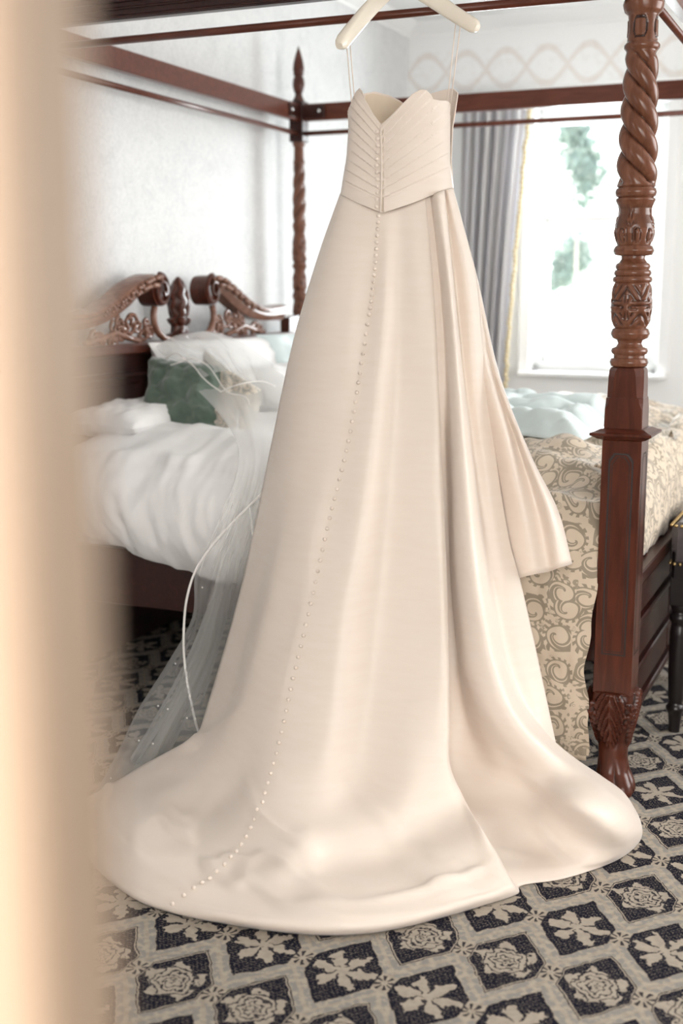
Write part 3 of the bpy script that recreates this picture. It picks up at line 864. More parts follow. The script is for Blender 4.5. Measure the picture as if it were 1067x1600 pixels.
def duvet_sec(x, f):
    out = []
    zb = .50+.16*min(1, max(0, (-1.25-x)/.65))**1.3; top = .855+.02*math.sin(x*3)
    end = min(1, (x+2.02)/.10) if x < -1.92 else 1
    n1 = 34
    for k in range(n1):                                        # near side, hem upwards, bulging
        t = k/(n1-1); z = zb+(top-zb)*t
        bul = -.03-.085*math.sin(min(1, t*1.15)*PI)**.8-.03*(1-t)
        w = .028*fbm(x*5.5, t*1.1, 2.0)+.018*fbm(x*16+t*2, t*2.0, 5.0)+.008*math.sin(x*30+t*4+3*fbm(x*3, t))
        y = bul+w+.13*max(0, t-.7)**2*8
        out.append((0, y, z-.0, t*.45))
    y0 = out[-1][1]
    for k in range(1, 60):
        t = k/59; y = y0+(BB+.05-y0)*t
        h = top+.045*math.sin(min(1, t*6)*PI/2)+.030*fbm(x*2.4, y*2.2, 1)+.013*fbm(x*8, y*5, 4)
        h -= .28*max(0, (t-.97)/.03)
        out.append((0, y, h, .45+t*2.3))
    return [(dx, y, z-(1-end)*.10, v) for dx, y, z, v in out]
cover(-2.0, -.76, duvet_sec, 150, 'puffy white duvet overhanging the near side of the bed left of the gown', 'duvet', 'duvet', M['white_linen'])
def quilt_sec(x, f):
    out = []; n1 = 46; zb = .10
    top = .815-.03*math.exp(-((x+.1)/.08)**2)
    for k in range(n1):
        t = k/(n1-1); z = zb+(top-zb)*t
        w = .012*math.sin(x*9+t*2)+.012*fbm(x*5, t*4, 8)+.010*fbm(x*14, t*10, 3)
        y = -.045-.02*math.sin(t*PI)+w*(1.0)+.07*max(0, t-.86)**2*30
        if t < .06: y += .0
        dx = (.007*math.sin(t*13)+.004*math.sin(t*27+1)-.012*t)*(1 if f > .9 else 0)*((f-.9)/.1)+(.03*min(1, max(0, (t-.55)/.3)) if f > .9 else 0)*((f-.9)/.1)
        out.append((dx, y, z, t*.8))
    y0 = out[-1][1]
    for k in range(1, 90):
        t = k/89; y = y0+(BB+.03-y0)*t
        rise = .075*math.sin(min(1, t*6)*PI/2)
        edge = max(0, (x+.12)/.12) if x > -.12 else 0
        h = top+rise+.045*fbm(x*2.6+1, y*3.0, 6)+.022*fbm(x*5, y*7+x*3, 9)+.018*abs(math.sin(y*7+x*4+2*fbm(x*2, y*2, 3)))
        h -= .06*edge**2*(1 if y > .09 else 0)
        h -= .3*max(0, (t-.975)/.025)
        out.append((0, y, h, .8+t*2.3))
    return out
cover(-.78, -.062, quilt_sec, 150, 'cream and taupe paisley quilt hanging off the bed beside the carved post', 'quilt', 'paisley_quilt', M['paisley'])
# second tier of the quilt below the first hem
q = bpy.data.objects['paisley_quilt']
V = []; UV = []
for j in range(10):
    for i in range(60):
        x = -.775+.71*i/59; z = .085+.10*j/9
        V.append(BL(x, -.040+.008*math.sin(x*9)+.006*fbm(x*8, j*.3, 2)-.002, z)-BL(-.421, BB/2, 0)); UV.append((x, .5+z))
mesh('quilt_border', V, grid_faces(10, 60), M['paisley'], q, uv=UV, solid=.006)
# quilt spilling towards the footboard
V = []; UV = []
for j in range(120):
    y = .10+(BB-.2)*j/119
    lift = .03*math.sin(y*9)+.03*fbm(y*3, 2, 1)
    for i in range(26):
        t = i/25
        x = -.10+.115*math.sin(t*PI*.62)*1.0
        z = .885-.02*t-.36*max(0, t-.25)**1.3+lift*(1-t*.8)
        V.append(BL(x+.012*fbm(y*8, t*3, 4), y, z+.012*fbm(y*9, t*3, 7))-BL(-.421, BB/2, 0)); UV.append((t*.35, y))
mesh('quilt_end', V, grid_faces(120, 26), M['paisley'], q, uv=UV, solid=.006)

def pillow(name, c, w, h, th, mat, label, cat, uvs=1.0, pinch=.10, seed=0, wr=.012, group=None, n=44, taper=0.0):
    """c centre; w, h half-extent vectors; th half thickness"""
    c, w, h = Vector(c), Vector(w), Vector(h); nrm = w.cross(h).normalized(); V = []; UV = []; F = []
    for side in (1, -1):
        for j in range(n+1):
            for i in range(n+1):
                u = i/n*2-1; v = j/n*2-1
                pu = 1-pinch*(1-abs(v)**1.5)*abs(u)**3*.8; pv = 1-pinch*(1-abs(u)**1.5)*abs(v)**3*.8
                b = max(0, (1-u**4)*(1-v**4))**.5
                k = th*b*(1+.12*fbm(u*2+seed, v*2, side))
                e = (1-b)*.0+1
                d = wr*fbm(u*3.2+seed*3, v*3.2, 5+side)*b+wr*.7*math.sin(9*(abs(u)+abs(v))+4*fbm(u*2, v*2, seed))*b*max(0, (abs(u)+abs(v)-.9))
                p = c+w*(u*pu*(1-taper*(v+1)/2)-taper*(v+1)/2)+h*(v*pv)+nrm*(side*(k+d))
                V.append(p); UV.append(((u+1)*w.length*uvs, (v+1)*h.length*uvs))
    m_ = (n+1)*(n+1)
    for j in range(n):
        for i in range(n):
            a = j*(n+1)+i; F.append((a, a+1, a+n+2, a+n+1)); F.append((m_+a, m_+a+n+1, m_+a+n+2, m_+a+1))
    o = mesh(name, V, F, mat, None, uv=UV, origin=c-Vector((0, 0, .0)))
    o.data.materials[0] = mat
    return tag(o, label, cat, group)
# positions measured on the bed
def PW(px, py, d): return W(px, py, d)
bl, br, tl = PW(216, 676, 4.56), PW(362, 702, 4.34), PW(236, 556, 4.75)
c = (br+tl)/2; pillow('velvet_cushion', c, (br-bl)/2, (tl-bl)/2, .07, M['green_velvet'], 'sage green velvet cushion propped on the bed', 'cushion', pinch=.16, seed=1, wr=.016, taper=.2)
c = PW(352, 636, 4.50); pillow('paisley_cushion', c, (PW(398, 668, 4.40)-PW(304, 598, 4.62))/2, (PW(372, 580, 4.62)-PW(346, 700, 4.36))/2, .06, M['paisley_cushion'], 'silver paisley cushion leaning behind the green velvet one', 'cushion', uvs=1.0, pinch=.16, seed=2)
c = BL(-1.90, .60, .925); pillow('pillow', c, (BL(-1.80, .95, 0)-BL(-1.80, .45, 0))*.75, (BL(-1.62, .6, 0)-BL(-1.92, .62, 0))*.62, .06, M['white_linen'], 'white pillow poking out by the left end of the headboard', 'pillow', pinch=.14, seed=3)
c = BL(-1.93, 1.42, 1.03); pillow('pillow', c, (BL(0, 1.77)-BL(0, 1.1)), Vector((*( -EX*.06), .0))+Vector((0, 0, .165)), .09, M['white_linen'], 'white pillow standing against the headboard under the veil', 'pillow', pinch=.12, seed=4)
c = BL(-1.88, 1.86, 1.04); pillow('pillow', c, (BL(0, 2.15)-BL(0, 1.85)), Vector((*( -EX*.06), 0))+Vector((0, 0, .16)), .08, M['duck_egg'], 'pale duck-egg pillow at the far end of the headboard', 'pillow', pinch=.12, seed=5)
c = BL(-1.55, 1.32, .96); pillow('pillow', c, (BL(0, 1.62)-BL(0, 1.25)), Vector((*( -EX*.22), .09)), .09, M['white_linen'], 'plump white pillow lying in front under the tulle', 'pillow', pinch=.12, seed=6)
c = BL(-1.05, 2.0, 1.0); pillow('pillow', W(835, 664, 4.9), (BL(.30, 0)-BL(0, 0)), (BL(0, .22)-BL(0, 0)), .05, M['white_linen'], 'white pillow at the far side of the bed right of the gown', 'pillow', pinch=.12, seed=8)
# duck egg throw, rumpled
def throw():
    V = []; UV = []; n = 70
    for j in range(n):
        for i in range(n):
            u, v = i/(n-1), j/(n-1)
            x = -.95+.72*u; y = .62+.75*v+.12*math.sin(u*5)
            e = min(1, 8*min(u, 1-u, v, 1-v))
            z = .925+.05*e+.035*fbm(x*5, y*6, 12)*e+.03*abs(math.sin(y*11+x*7+2*fbm(x*3, y*3)))*e
            V.append(BL(x, y, z)); UV.append((x, y))
    bmesh_obj('throw', V, grid_faces(n, n), M['duck_egg'], 'rumpled duck-egg blue throw on the quilt right of the gown', 'throw', BL(-.6, 1.0, .92), uv=UV, solid=.008)
throw()

# ------------------------------------------------------------------ wedding gown
gown = empty('wedding_gown', (.05, 3.2, 0))
tag(gown, 'ivory satin strapless wedding gown hung from the bed rail, train spread on the carpet', 'wedding dress')
GO = (.05, 3.2, 0)
def Pt(t):
    px, py, d = t
    if isinstance(d, tuple): return W(px, py, z=d[0])
    return W(px, py, d)
def Z(z): return (z,)
S = [
 ([(532,302,3.40),(500,392,3.40),(460,527,3.40),(423,700,3.41),(380,905,3.42),(345,1035,3.42),(313,1140,3.40)], [(290,1160,Z(.13)),(270,1172,Z(.095)),(221,1198,Z(.058)),(184,1221,Z(.045)),(150,1240,Z(.03)),(124,1254,Z(.02))]),
 ([(540,306,3.37),(512,392,3.35),(476,527,3.34),(445,700,3.32),(405,905,3.31),(372,1035,3.30),(347,1120,3.28)], [(315,1165,Z(.145)),(270,1200,Z(.09)),(215,1235,Z(.065)),(165,1265,Z(.055)),(128,1288,Z(.03)),(120,1296,Z(.004))]),
 ([(551,313,3.35),(524,420,3.31),(498,560,3.28),(474,700,3.25),(440,860,3.21),(412,980,3.18),(388,1085,3.15)], [(350,1160,Z(.19)),(300,1215,Z(.10)),(245,1270,Z(.075)),(190,1310,Z(.06)),(150,1335,Z(.03)),(138,1342,Z(.004))]),
 ([(568,322,3.335),(550,440,3.29),(535,560,3.25),(513,700,3.21),(480,860,3.15),(455,975,3.12),(432,1062,3.09)], [(395,1160,Z(.22)),(350,1250,Z(.09)),(290,1310,Z(.055)),(240,1360,Z(.05)),(203,1388,Z(.02)),(196,1392,Z(.004))]),
 ([(592,331,3.325),(584,441,3.29),(567,557,3.25),(544,696,3.20),(514,817,3.16),(494,909,3.12),(477,987,3.09),(460,1056,3.065)], [(443,1139,3.03),(434,1176,3.00),(409,1257,Z(.13)),(384,1312,Z(.08)),(345,1362,Z(.05)),(290,1400,Z(.04)),(262,1419,Z(.015)),(256,1423,Z(.004))]),
 ([(606,330,3.325),(600,500,3.25),(582,700,3.17),(560,860,3.10),(542,960,3.06),(530,1060,3.02)], [(515,1150,2.97),(500,1230,2.90),(475,1300,Z(.11)),(440,1355,Z(.085)),(400,1395,Z(.05)),(385,1440,Z(.03)),(380,1450,Z(.004))]),
 ([(625,324,3.33),(622,500,3.27),(612,700,3.21),(600,860,3.16),(590,960,3.12),(582,1060,3.07)], [(572,1150,3.01),(560,1240,2.93),(545,1300,Z(.10)),(522,1345,Z(.05)),(510,1390,Z(.055)),(502,1448,Z(.03)),(500,1459,Z(.004))]),
 ([(646,316,3.33),(655,500,3.26),(658,700,3.20),(658,860,3.14),(656,960,3.10),(653,1060,3.04)], [(648,1150,2.97),(640,1235,2.89),(630,1300,Z(.08)),(622,1345,Z(.045)),(618,1390,Z(.05)),(615,1440,Z(.03)),(614,1450,Z(.004))]),
 ([(661,310,3.335),(674,450,3.28),(682,600,3.22),(687,750,3.17),(692,900,3.10),(696,1050,3.02)], [(698,1130,2.97),(698,1195,2.93),(712,1250,2.90),(735,1310,Z(.10)),(745,1360,Z(.06)),(742,1410,Z(.03)),(741,1421,Z(.004))]),
 ([(664,309,3.337),(677,450,3.285),(685,600,3.225),(691,750,3.175),(697,900,3.105),(701,1050,3.03)], [(702,1130,2.99),(702,1195,2.95),(722,1245,2.92),(753,1300,Z(.12)),(780,1345,Z(.07)),(801,1385,Z(.03)),(809,1396,Z(.004))]),
 ([(661,309,3.37),(672,450,3.35),(679,600,3.32),(684,750,3.29),(688,900,3.24),(692,1050,3.19)], [(695,1130,3.15),(698,1195,3.11),(722,1250,3.03),(753,1305,Z(.08)),(778,1345,Z(.04)),(798,1370,Z(.02)),(812,1385,Z(.003))]),
 ([(668,307,3.38),(682,450,3.35),(690,600,3.32),(698,750,3.29),(706,900,3.25),(716,1050,3.20)], [(726,1130,3.16),(745,1190,3.11),(775,1240,3.03),(810,1290,Z(.06)),(838,1330,Z(.03)),(858,1355,Z(.02)),(878,1374,Z(.003))]),
 ([(672,306,3.37),(688,450,3.33),(697,600,3.28),(702,750,3.24),(705,900,3.19),(719,1050,3.13)], [(742,1120,3.09),(775,1175,3.05),(822,1230,3.0),(868,1285,Z(.10)),(900,1320,Z(.06)),(930,1345,Z(.03)),(945,1353,Z(.003))]),
 ([(676,304,3.34),(693,450,3.29),(703,600,3.23),(711,750,3.18),(718,900,3.12),(735,1040,3.06)], [(762,1110,3.02),(802,1165,2.99),(852,1215,2.96),(905,1258,Z(.19)),(945,1295,Z(.13)),(972,1325,Z(.05)),(976,1336,Z(.003))]),
 ([(684,301,3.325),(703,450,3.26),(716,600,3.20),(728,750,3.15),(742,900,3.08),(764,1030,3.03)], [(795,1110,3.00),(835,1160,2.98),(888,1202,2.96),(940,1236,Z(.18)),(978,1268,Z(.13)),(998,1300,Z(.06)),(999,1314,Z(.003))]),
 ([(692,298,3.335),(708,450,3.29),(722,600,3.24),(739,750,3.19),(758,900,3.13),(782,1030,3.08)], [(815,1110,3.06),(852,1155,3.05),(900,1192,3.05),(946,1226,Z(.14)),(980,1252,Z(.10)),(1000,1286,Z(.05)),(1003,1298,Z(.003))]),
 ([(695,297,3.36),(712,450,3.345),(727,600,3.31),(746,750,3.26),(768,900,3.20),(792,1030,3.15)], [(822,1105,3.13),(856,1150,3.12),(900,1187,3.13),(935,1210,Z(.10)),(965,1233,Z(.06)),(985,1256,Z(.03)),(990,1266,Z(.003))]),
 ([(699,296,3.35),(728,440,3.33),(740,600,3.30),(763,750,3.26),(788,900,3.21),(815,1030,3.17)], [(836,1100,3.15),(856,1150,3.14),(880,1182,Z(.14)),(900,1196,Z(.09)),(915,1208,Z(.05)),(925,1215,Z(.02)),(928,1218,Z(.003))]),
 ([(706,294,3.37),(743,430,3.36),(753,530,3.34),(770,677,3.30),(794,836,3.25),(812,905,3.23),(836,1010,3.20)], [(851,1082,3.18),(863,1140,3.165),(873,1184,3.15),(878,1192,Z(.09)),(880,1198,Z(.05)),(882,1203,Z(.02)),(883,1206,Z(.003))]),
]
N1, N2 = 120, 90
for _c, _k in ((10, .22), (11, .3), (12, .5)):               # the valley beside the pleat is shallow near the waist
    _a, _b = S[_c]; _cr = S[9][0]
    S[_c] = ([(p[0], p[1], q_[2]+(p[2]-q_[2])*(_k if p[1] < 700 else .8)) if not isinstance(p[2], tuple) else p for p, q_ in zip(_a, _cr)], _b)
UP = np.array([resample(np.array([Pt(p) for p in a]), N1) for a, b in S])
LOW = np.array([resample(np.array([Pt(a[-1])]+[Pt(p) for p in b]), N2) for a, b in S])
ALL = np.concatenate([UP[:, :-1], LOW], axis=1)             # (cols, rows, 3)
# round the crease where hanging cloth meets the lying train
for _ in range(5):
    B_ = ALL.copy(); B_[:, 1:-1] = (ALL[:, :-2]+2*ALL[:, 1:-1]+ALL[:, 2:])/4
    ALL[:, 90:-6] = B_[:, 90:-6]
G = crom(ALL, 9)
G = G.transpose(1, 0, 2)                                     # rows, cols
nr, nc = G.shape[:2]
# soft hanging undulation and fine drag wrinkles, pushed along the view-facing normal (real relief)
seg = np.linalg.norm(np.diff(G, axis=0), axis=2); DH = np.concatenate([np.cumsum(seg[::-1], axis=0)[::-1], np.zeros((1, nc))])
for j in range(nr):
    f = j/nr
    for i in range(nc):
        u = i/nc; x, y, z = G[j, i]; dh = DH[j, i]
        if dh < .8 and f > .5:
            rdg = math.exp(-((dh-.10-.035*fbm(x*2.2, 1, 4))/.016)**2)*max(0, .5+1.3*fbm(x*2.6, 3, 9))     # fold above the hem
            t2 = abs(fbm(x*3.4+dh*2, y*3.1-dh, 21)); t3 = max(0, 1-t2*9)*min(1, dh*9)*max(0, fbm(x*1.7, y*1.7, 30)+.15)*min(1, max(0, (.75-dh)*5))
            G[j, i, 2] += .009*rdg+.022*t3; G[j, i, 1] -= .006*t3
        a = .009*math.sin(u*34+f*2)*min(1, f*2)*(1 if u < .5 else .3)
        a += .004*fbm(x*4, z*2.5, 3)*min(1, f*3)
        if 0.62 < f < .97:
            a += .012*fbm(x*3.0+1, y*4.0, 7)*min(1, (f-.62)*8, (.97-f)*20)
        G[j, i, 1] -= a*.8; G[j, i, 2] += a*.5*(1 if f > .6 and f < .97 else 0)
G[:, :, 2] = np.maximum(G[:, :, 2], .0035)
skirt = mesh('skirt', G.reshape(-1, 3), grid_faces(nr, nc), M['satin'], gown, origin=GO, solid=.0025)
# raised hem band along the lower edge
# rear (far) side of the skirt and right-hand front panel
RB = [
 [(706,294,3.375),(743,430,3.365),(753,530,3.345),(770,677,3.305),(794,836,3.255),(812,905,3.235),(836,1010,3.205),(873,1184,3.155)],
 [(700,292,3.43),(722,430,3.44),(735,530,3.41),(745,677,3.37),(755,836,3.33),(762,905,3.32),(770,1010,3.30),(780,1160,3.30)],
 [(640,292,3.48),(650,430,3.49),(655,530,3.48),(650,677,3.43),(640,836,3.42),(636,905,3.41),(630,1010,3.41),(620,1150,3.40)],
 [(575,296,3.47),(560,430,3.49),(545,530,3.50),(525,677,3.48),(500,836,3.48),(490,905,3.47),(475,1010,3.47),(460,1140,3.46)],
 [(532,302,3.40),(500,392,3.40),(460,527,3.40),(423,700,3.41),(392,850,3.42),(378,915,3.42),(350,1015,3.42),(313,1138,3.40)]]
R_ = np.array([resample(np.array([Pt(p) for p in a]), 60) for a in RB]); R_ = crom(R_, 10).transpose(1, 0, 2)
mesh('skirt_front', R_.reshape(-1, 3), grid_faces(*R_.shape[:2]), M['satin'], gown, origin=GO, solid=.0025)
FB = [
 [(700,296,3.44),(716,450,3.42),(736,600,3.39),(766,750,3.33),(790,905,3.28),(800,907,3.27)],
 [(703,296,3.42),(730,450,3.38),(752,600,3.33),(785,750,3.27),(806,870,3.24),(812,903,3.24)],
 [(705,296,3.42),(738,445,3.38),(760,575,3.32),(795,700,3.24),(822,820,3.21),(836,897,3.21)],
 [(706,295,3.42),(742,440,3.385),(768,575,3.34),(810,700,3.27),(840,800,3.235),(858,893,3.22)],
 [(706,294,3.42),(743,435,3.39),(774,580,3.33),(822,706,3.23),(858,800,3.18),(874,887,3.18)],
 [(707,293,3.43),(744,430,3.40),(780,587,3.36),(828,711,3.28),(872,800,3.235),(893,880,3.215)],
 [(705,293,3.45),(738,430,3.43),(768,587,3.42),(810,711,3.35),(850,800,3.29),(872,870,3.26)]]
R_ = np.array([resample(np.array([Pt(p) for p in a]), 60) for a in FB]); R_ = crom(R_, 10).transpose(1, 0, 2)
mesh('side_panel', R_.reshape(-1, 3), grid_faces(*R_.shape[:2]), M['satin'], gown, origin=GO, solid=.003)

# bodice: back (facing us) in two halves with pleats, front shell behind
def lerp(tab, x):
    return float(np.interp(x, [p[0] for p in tab], [p[1] for p in tab]))
LX = [(138, 556), (150, 552), (171, 545), (197, 545.5), (245, 542), (301, 533), (306, 531)]
RXt = [(138, 700), (160, 701), (200, 703), (253, 703), (292, 708), (300, 709)]
TOPL = [(543, 173), (547, 166), (552, 152), (557, 143), (562, 138), (566, 142), (570, 155), (577, 167), (584, 179), (590, 187), (596, 194)]
TOPR = [(596, 194), (612, 180), (624, 167), (635, 156), (647, 145), (657, 140), (666, 141), (673, 148), (676, 155), (686, 157), (698, 157), (704, 163)]
BOT = [(531, 303), (560, 318), (597, 333), (640, 319), (680, 303), (709, 293)]
def depth_back(px, py):
    l, r = lerp(LX, py), lerp(RXt, py); u = max(-1, min(1, (px-(l+r)/2)/((r-l)/2)))
    return 3.415-.095*math.sqrt(max(0, 1-u*u))**.9
def pleat(px, py):
    if px < 595: dx = (590-px); y0 = (py+2.6*dx)/(1+.0068*dx)
    else: dx = (px-600); y0 = (py+2.5*dx)/(1+.0066*dx)
    if y0 > 312 or y0 < 150: return 0.0
    k = (y0-200)/13.5 if y0 > 200 else (y0-200)/20
    s = k-math.floor(k)
    return .0045*(s**1.5)*(1 if y0 > 195 else .6) - .0
def half(name, x0, x1, TOP):
    nr, nc = 150, 90; V = []
    for j in range(nr):
        f = j/(nr-1)
        for i in range(nc):
            u = i/(nc-1)
            xt = TOP[0][0]+(TOP[-1][0]-TOP[0][0])*u
            yt = lerp(TOP, xt)
            # bottom
            xb0, xb1 = (531.5, 597) if x0 == 'L' else (597, 708.5)
            xb = xb0+(xb1-xb0)*u; yb = lerp(BOT, xb)
            py = yt+(yb-yt)*f
            l, r = lerp(LX, py), lerp(RXt, py)
            zipx = 596+ (py-194)*(.01)
            px = (l+(zipx-l)*u) if x0 == 'L' else (zipx+(r-zipx)*u)
            g = min(1, f*3)*1.0; px = px*g+xt*(1-g) if f < .333 else px
            d = depth_back(px, py)-pleat(px, py)-.004
            if x0 == 'R' and u > .9: d += .03*(u-.9)
            V.append(W(px, py, d))
    return mesh(name, V, grid_faces(nr, nc), M['satin'], gown, origin=GO, solid=.0025)
half('bodice_left_back', 'L', None, TOPL)
half('bodice_right_back', 'R', None, TOPR)
FT = [(543, 174), (552, 160), (567, 146), (584, 143), (607, 149), (624, 157), (631, 162), (640, 160), (655, 152), (674, 146), (691, 141), (708, 138), (715, 145)]
V = []; nr, nc = 60, 90
for j in range(nr):
    f = j/(nr-1)
    for i in range(nc):
        u = i/(nc-1); xt = 543+172*u; yt = lerp(FT, xt)
        yb = 296+6*u; py = yt+(yb-yt)*f
        l = lerp(LX, max(py, 172)); r = lerp([(138, 715), (150, 715), (170, 712), (202, 707), (253, 705), (296, 708)], py)
        px = l+(r-l)*u; w = u*2-1
        d = 3.415+.085*math.sqrt(max(0, 1-w**2))
        d += .012*math.sin(max(0, 1-f*1.6)*PI)*(1-abs(w))
        V.append(W(px, py, d))
mesh('bodice_front', V, grid_faces(nr, nc), M['satin'], gown, origin=GO, solid=.003)
# inner cups (cream lining folded inside the neckline)
V = []
for j in range(20):
    for i in range(50):
        u = i/49; px = 556+80*u; yt = lerp(FT, px)+3; py = yt+45*j/19
        V.append(W(px, py, 3.478-.02*j/19-.01*math.sin(u*PI)+.012*abs(u-.5)))
mesh('bodice_lining', V, grid_faces(20, 50), M['lining'], gown, origin=GO)
# zip placket: two cords and a tape
def gd(py): return depth_back(597, py)-.008
mb = MB(); mb.tube([W(594.5+1.6*math.sin((py-194)/140*PI)-0, py, gd(py)-.001) for py in range(196, 336, 4)], .0026, 6)
mb.tube([W(600.0+.8*math.sin((py-194)/140*PI), py, gd(py)) for py in range(196, 336, 4)], .0018, 6)
mb.build('placket_piping', M['satin'], gown, smooth=True, origin=GO)
mb = MB(); mb.tube([W(597.6, py, gd(py)+.002) for py in range(198, 334, 4)], .0026, 6, squash=.8); mb.build('zip', M['zip'], gown, smooth=True, origin=GO)
# covered buttons down the back seam and the train
bm_ = MB().ball((0, 0, 0), .0052, .0040, .0052, 12, 8); bme = None
def button(p):
    global bme
    if bme is None:
        o = bm_.build('button', M['satin'], gown, smooth=True); bme = o.data
    else:
        o = bpy.data.objects.new('button', bme); COL.objects.link(o); o.parent = gown
    o.location = Vector(p)-Vector(GO); return o
for k in range(12): button(W(589+.8*math.sin(k), 206+10.6*k, depth_back(589, 206)-.013))
colb = 4*9
line = G[:, colb]; L = np.concatenate([[0], np.cumsum(np.linalg.norm(np.diff(line, axis=0), axis=1))])
s = .012
while s < L[-1]-.01:
    p = np.array([np.interp(s, L, line[:, k]) for k in range(3)])
    j = min(int(np.searchsorted(L, s)), len(L)-2)
    t = line[j+1]-line[j]; a = G[min(j, nr+999), colb+1]-G[j, colb-1]; n_ = np.cross(t, a); n_ /= np.linalg.norm(n_)
    if n_[1] > 0 and n_[2] < .5: n_ = -n_
    if n_[2] < -.2: n_ = -n_
    button(p+n_*.0058)
    s += .0175 if s < .26 else (.026 if s < .8 else .0285)
# hanging loops
mb = MB()
for a, b_ in (((541, 62, 3.385), (550, 168, 3.36)), ((546, 58, 3.39), (554, 155, 3.36)), ((712, 36, 3.39), (699, 158, 3.36)), ((719, 42, 3.385), (704, 160, 3.41))):
    A, B_ = Pt(a), Pt(b_); mid = (A+B_)/2+Vector((0, 0, -.002))
    mb.tube([A, mid, B_], .0016, 6)
mb.build('hanging_loops', M['satin'], gown, smooth=True, origin=GO)
# hanger
hg = empty('coat_hanger', W(628, -25, 3.46)); tag(hg, 'ivory wooden coat hanger hooked over the canopy rail', 'hanger')
HO = W(628, -25, 3.46)
def arm(P, name):
    Q = crom(np.array([Pt(p) for p in P]), 8); V = []; n = len(Q); sec = 12
    for k, q in enumerate(Q):
        t = k/(n-1); hh = .023-.004*t; ww = .0075+.009*t
        if t > .93: hh *= math.sqrt(max(.05, 1-((t-.93)/.07)**2*.8)); ww *= math.sqrt(max(.05, 1-((t-.93)/.07)**2*.6))
        tg = Vector(Q[min(k+1, n-1)]-Q[max(k-1, 0)]).normalized(); side = tg.cross(Vector((0, 0, 1))).normalized(); upv = side.cross(tg)
        for i in range(sec):
            a = 2*PI*i/sec; ca, sa = math.cos(a), math.sin(a)
            V.append(Vector(q)+side*ww*math.copysign(abs(ca)**.6, ca)+upv*hh*math.copysign(abs(sa)**.6, sa)-Vector(HO))
    F = [(j*sec+i, j*sec+(i+1) % sec, (j+1)*sec+(i+1) % sec, (j+1)*sec+i) for j in range(n-1) for i in range(sec)]+[tuple(range(sec)), tuple((n-1)*sec+i for i in range(sec))]
    mesh(name, V, F, M['hanger'], hg, auto=50)
arm([(628, -28, 3.46), (606, -14, 3.45), (578, 14, 3.43), (553, 43, 3.39), (530, 72, 3.33)], 'hanger_arm')
arm([(628, -28, 3.46), (652, -16, 3.46), (685, 5, 3.45), (715, 25, 3.42), (746, 44, 3.38)], 'hanger_arm')
A = Vector(HO); top = Vector((A.x, BL(-.74, 0)[1], 2.30))
mb = MB(); mb.tube([Vector((0, 0, .0)), Vector((0, 0, .06)), Vector((0, .02, .085)), Vector((0, .06, .098)), Vector((0, .11, .098)), Vector((0, .145, .085)), Vector((0, .155, .055)), Vector((0, .15, .03))], .0022, 8)
mb.build('hook', M['steel'], hg, smooth=True)

# ------------------------------------------------------------------ veil
veil = empty('bridal_veil', W(300, 1000, z=.0)); VO = tuple(veil.location)
tag(veil, 'sheer white tulle bridal veil with ribbon edge spilling from pillows to floor', 'veil')
def veil_sheet(name, cols, sub=10, n=90, amp=.010, fr=16, seed=0, lim=None):
    C = np.array([resample(np.array([Pt(p) for p in a]), n) for a in cols]); Gv = crom(C, sub).transpose(1, 0, 2)
    r, c = Gv.shape[:2]
    for j in range(r):
        for i in range(c):
            u = i/c; f = j/r
            Gv[j, i, 1] -= amp*math.sin(u*fr*2+seed+2.5*fbm(f*2, u*3, seed))*(.4+f)
            Gv[j, i, 2] = max(Gv[j, i, 2], .006)
    return mesh(name, Gv.reshape(-1, 3), grid_faces(r, c), M['tulle'], veil, origin=VO), Gv
# layer falling from the bed edge to the floor
c1 = [[(247,535,4.85),(262,560,4.72),(300,600,4.52),(345,650,4.20),(372,700,3.90),(366,750,3.69),(335,830,3.60),(306,890,3.60),(300,965,3.62),(262,1035,3.58),(217,1106,3.52),(184,1174,3.42),(150,1232,Z(.02)),(122,1258,Z(.012))],
      [(285,525,4.90),(310,556,4.75),(340,600,4.53),(370,650,4.20),(388,700,3.90),(384,750,3.69),(356,830,3.60),(332,890,3.59),(318,980,3.60),(288,1060,3.55),(255,1120,3.50),(225,1175,3.44),(190,1225,Z(.03)),(160,1262,Z(.012))],
      [(325,518,5.00),(350,553,4.80),(378,600,4.57),(396,650,4.20),(405,700,3.90),(400,750,3.69),(376,830,3.60),(354,890,3.58),(338,980,3.58),(312,1070,3.53),(285,1130,3.49),(262,1180,3.45),(235,1220,Z(.04)),(210,1262,Z(.012))],
      [(370,530,5.10),(395,560,4.90),(415,600,4.60),(425,650,4.20),(428,700,3.90),(420,745,3.69),(396,830,3.60),(376,890,3.58),(355,1000,3.56),(335,1085,3.52),(315,1140,3.49),(300,1190,3.46),(285,1230,Z(.04)),(270,1262,Z(.012))],
      [(415,560,5.20),(440,580,5.00),(450,610,4.70),(450,650,4.20),(448,700,3.90),(440,740,3.69),(420,830,3.60),(402,890,3.61),(380,1000,3.56),(362,1085,3.52),(350,1140,3.50),(340,1190,3.47),(330,1230,Z(.04)),(325,1262,Z(.012))]]
veil_sheet('veil_fall', c1, amp=.012, fr=8, seed=1, n=170, sub=16)
c2 = [[(428,690,4.08),(384,760,3.70),(352,860,3.57),(330,930,3.57),(300,1010,3.56),(262,1085,3.50),(225,1150,3.43),(190,1205,3.36),(165,1240,Z(.02))],
      [(436,690,4.10),(402,760,3.70),(368,860,3.56),(350,930,3.56),(330,1010,3.54),(298,1085,3.49),(265,1150,3.43),(238,1205,3.38),(215,1240,Z(.02))],
      [(446,690,4.12),(424,760,3.72),(395,860,3.57),(380,930,3.56),(365,1010,3.54),(342,1085,3.50),(318,1150,3.45),(295,1205,3.40),(280,1240,Z(.02))]]
veil_sheet('veil_fall', c2, amp=.007, fr=5, seed=4, n=110, sub=16)
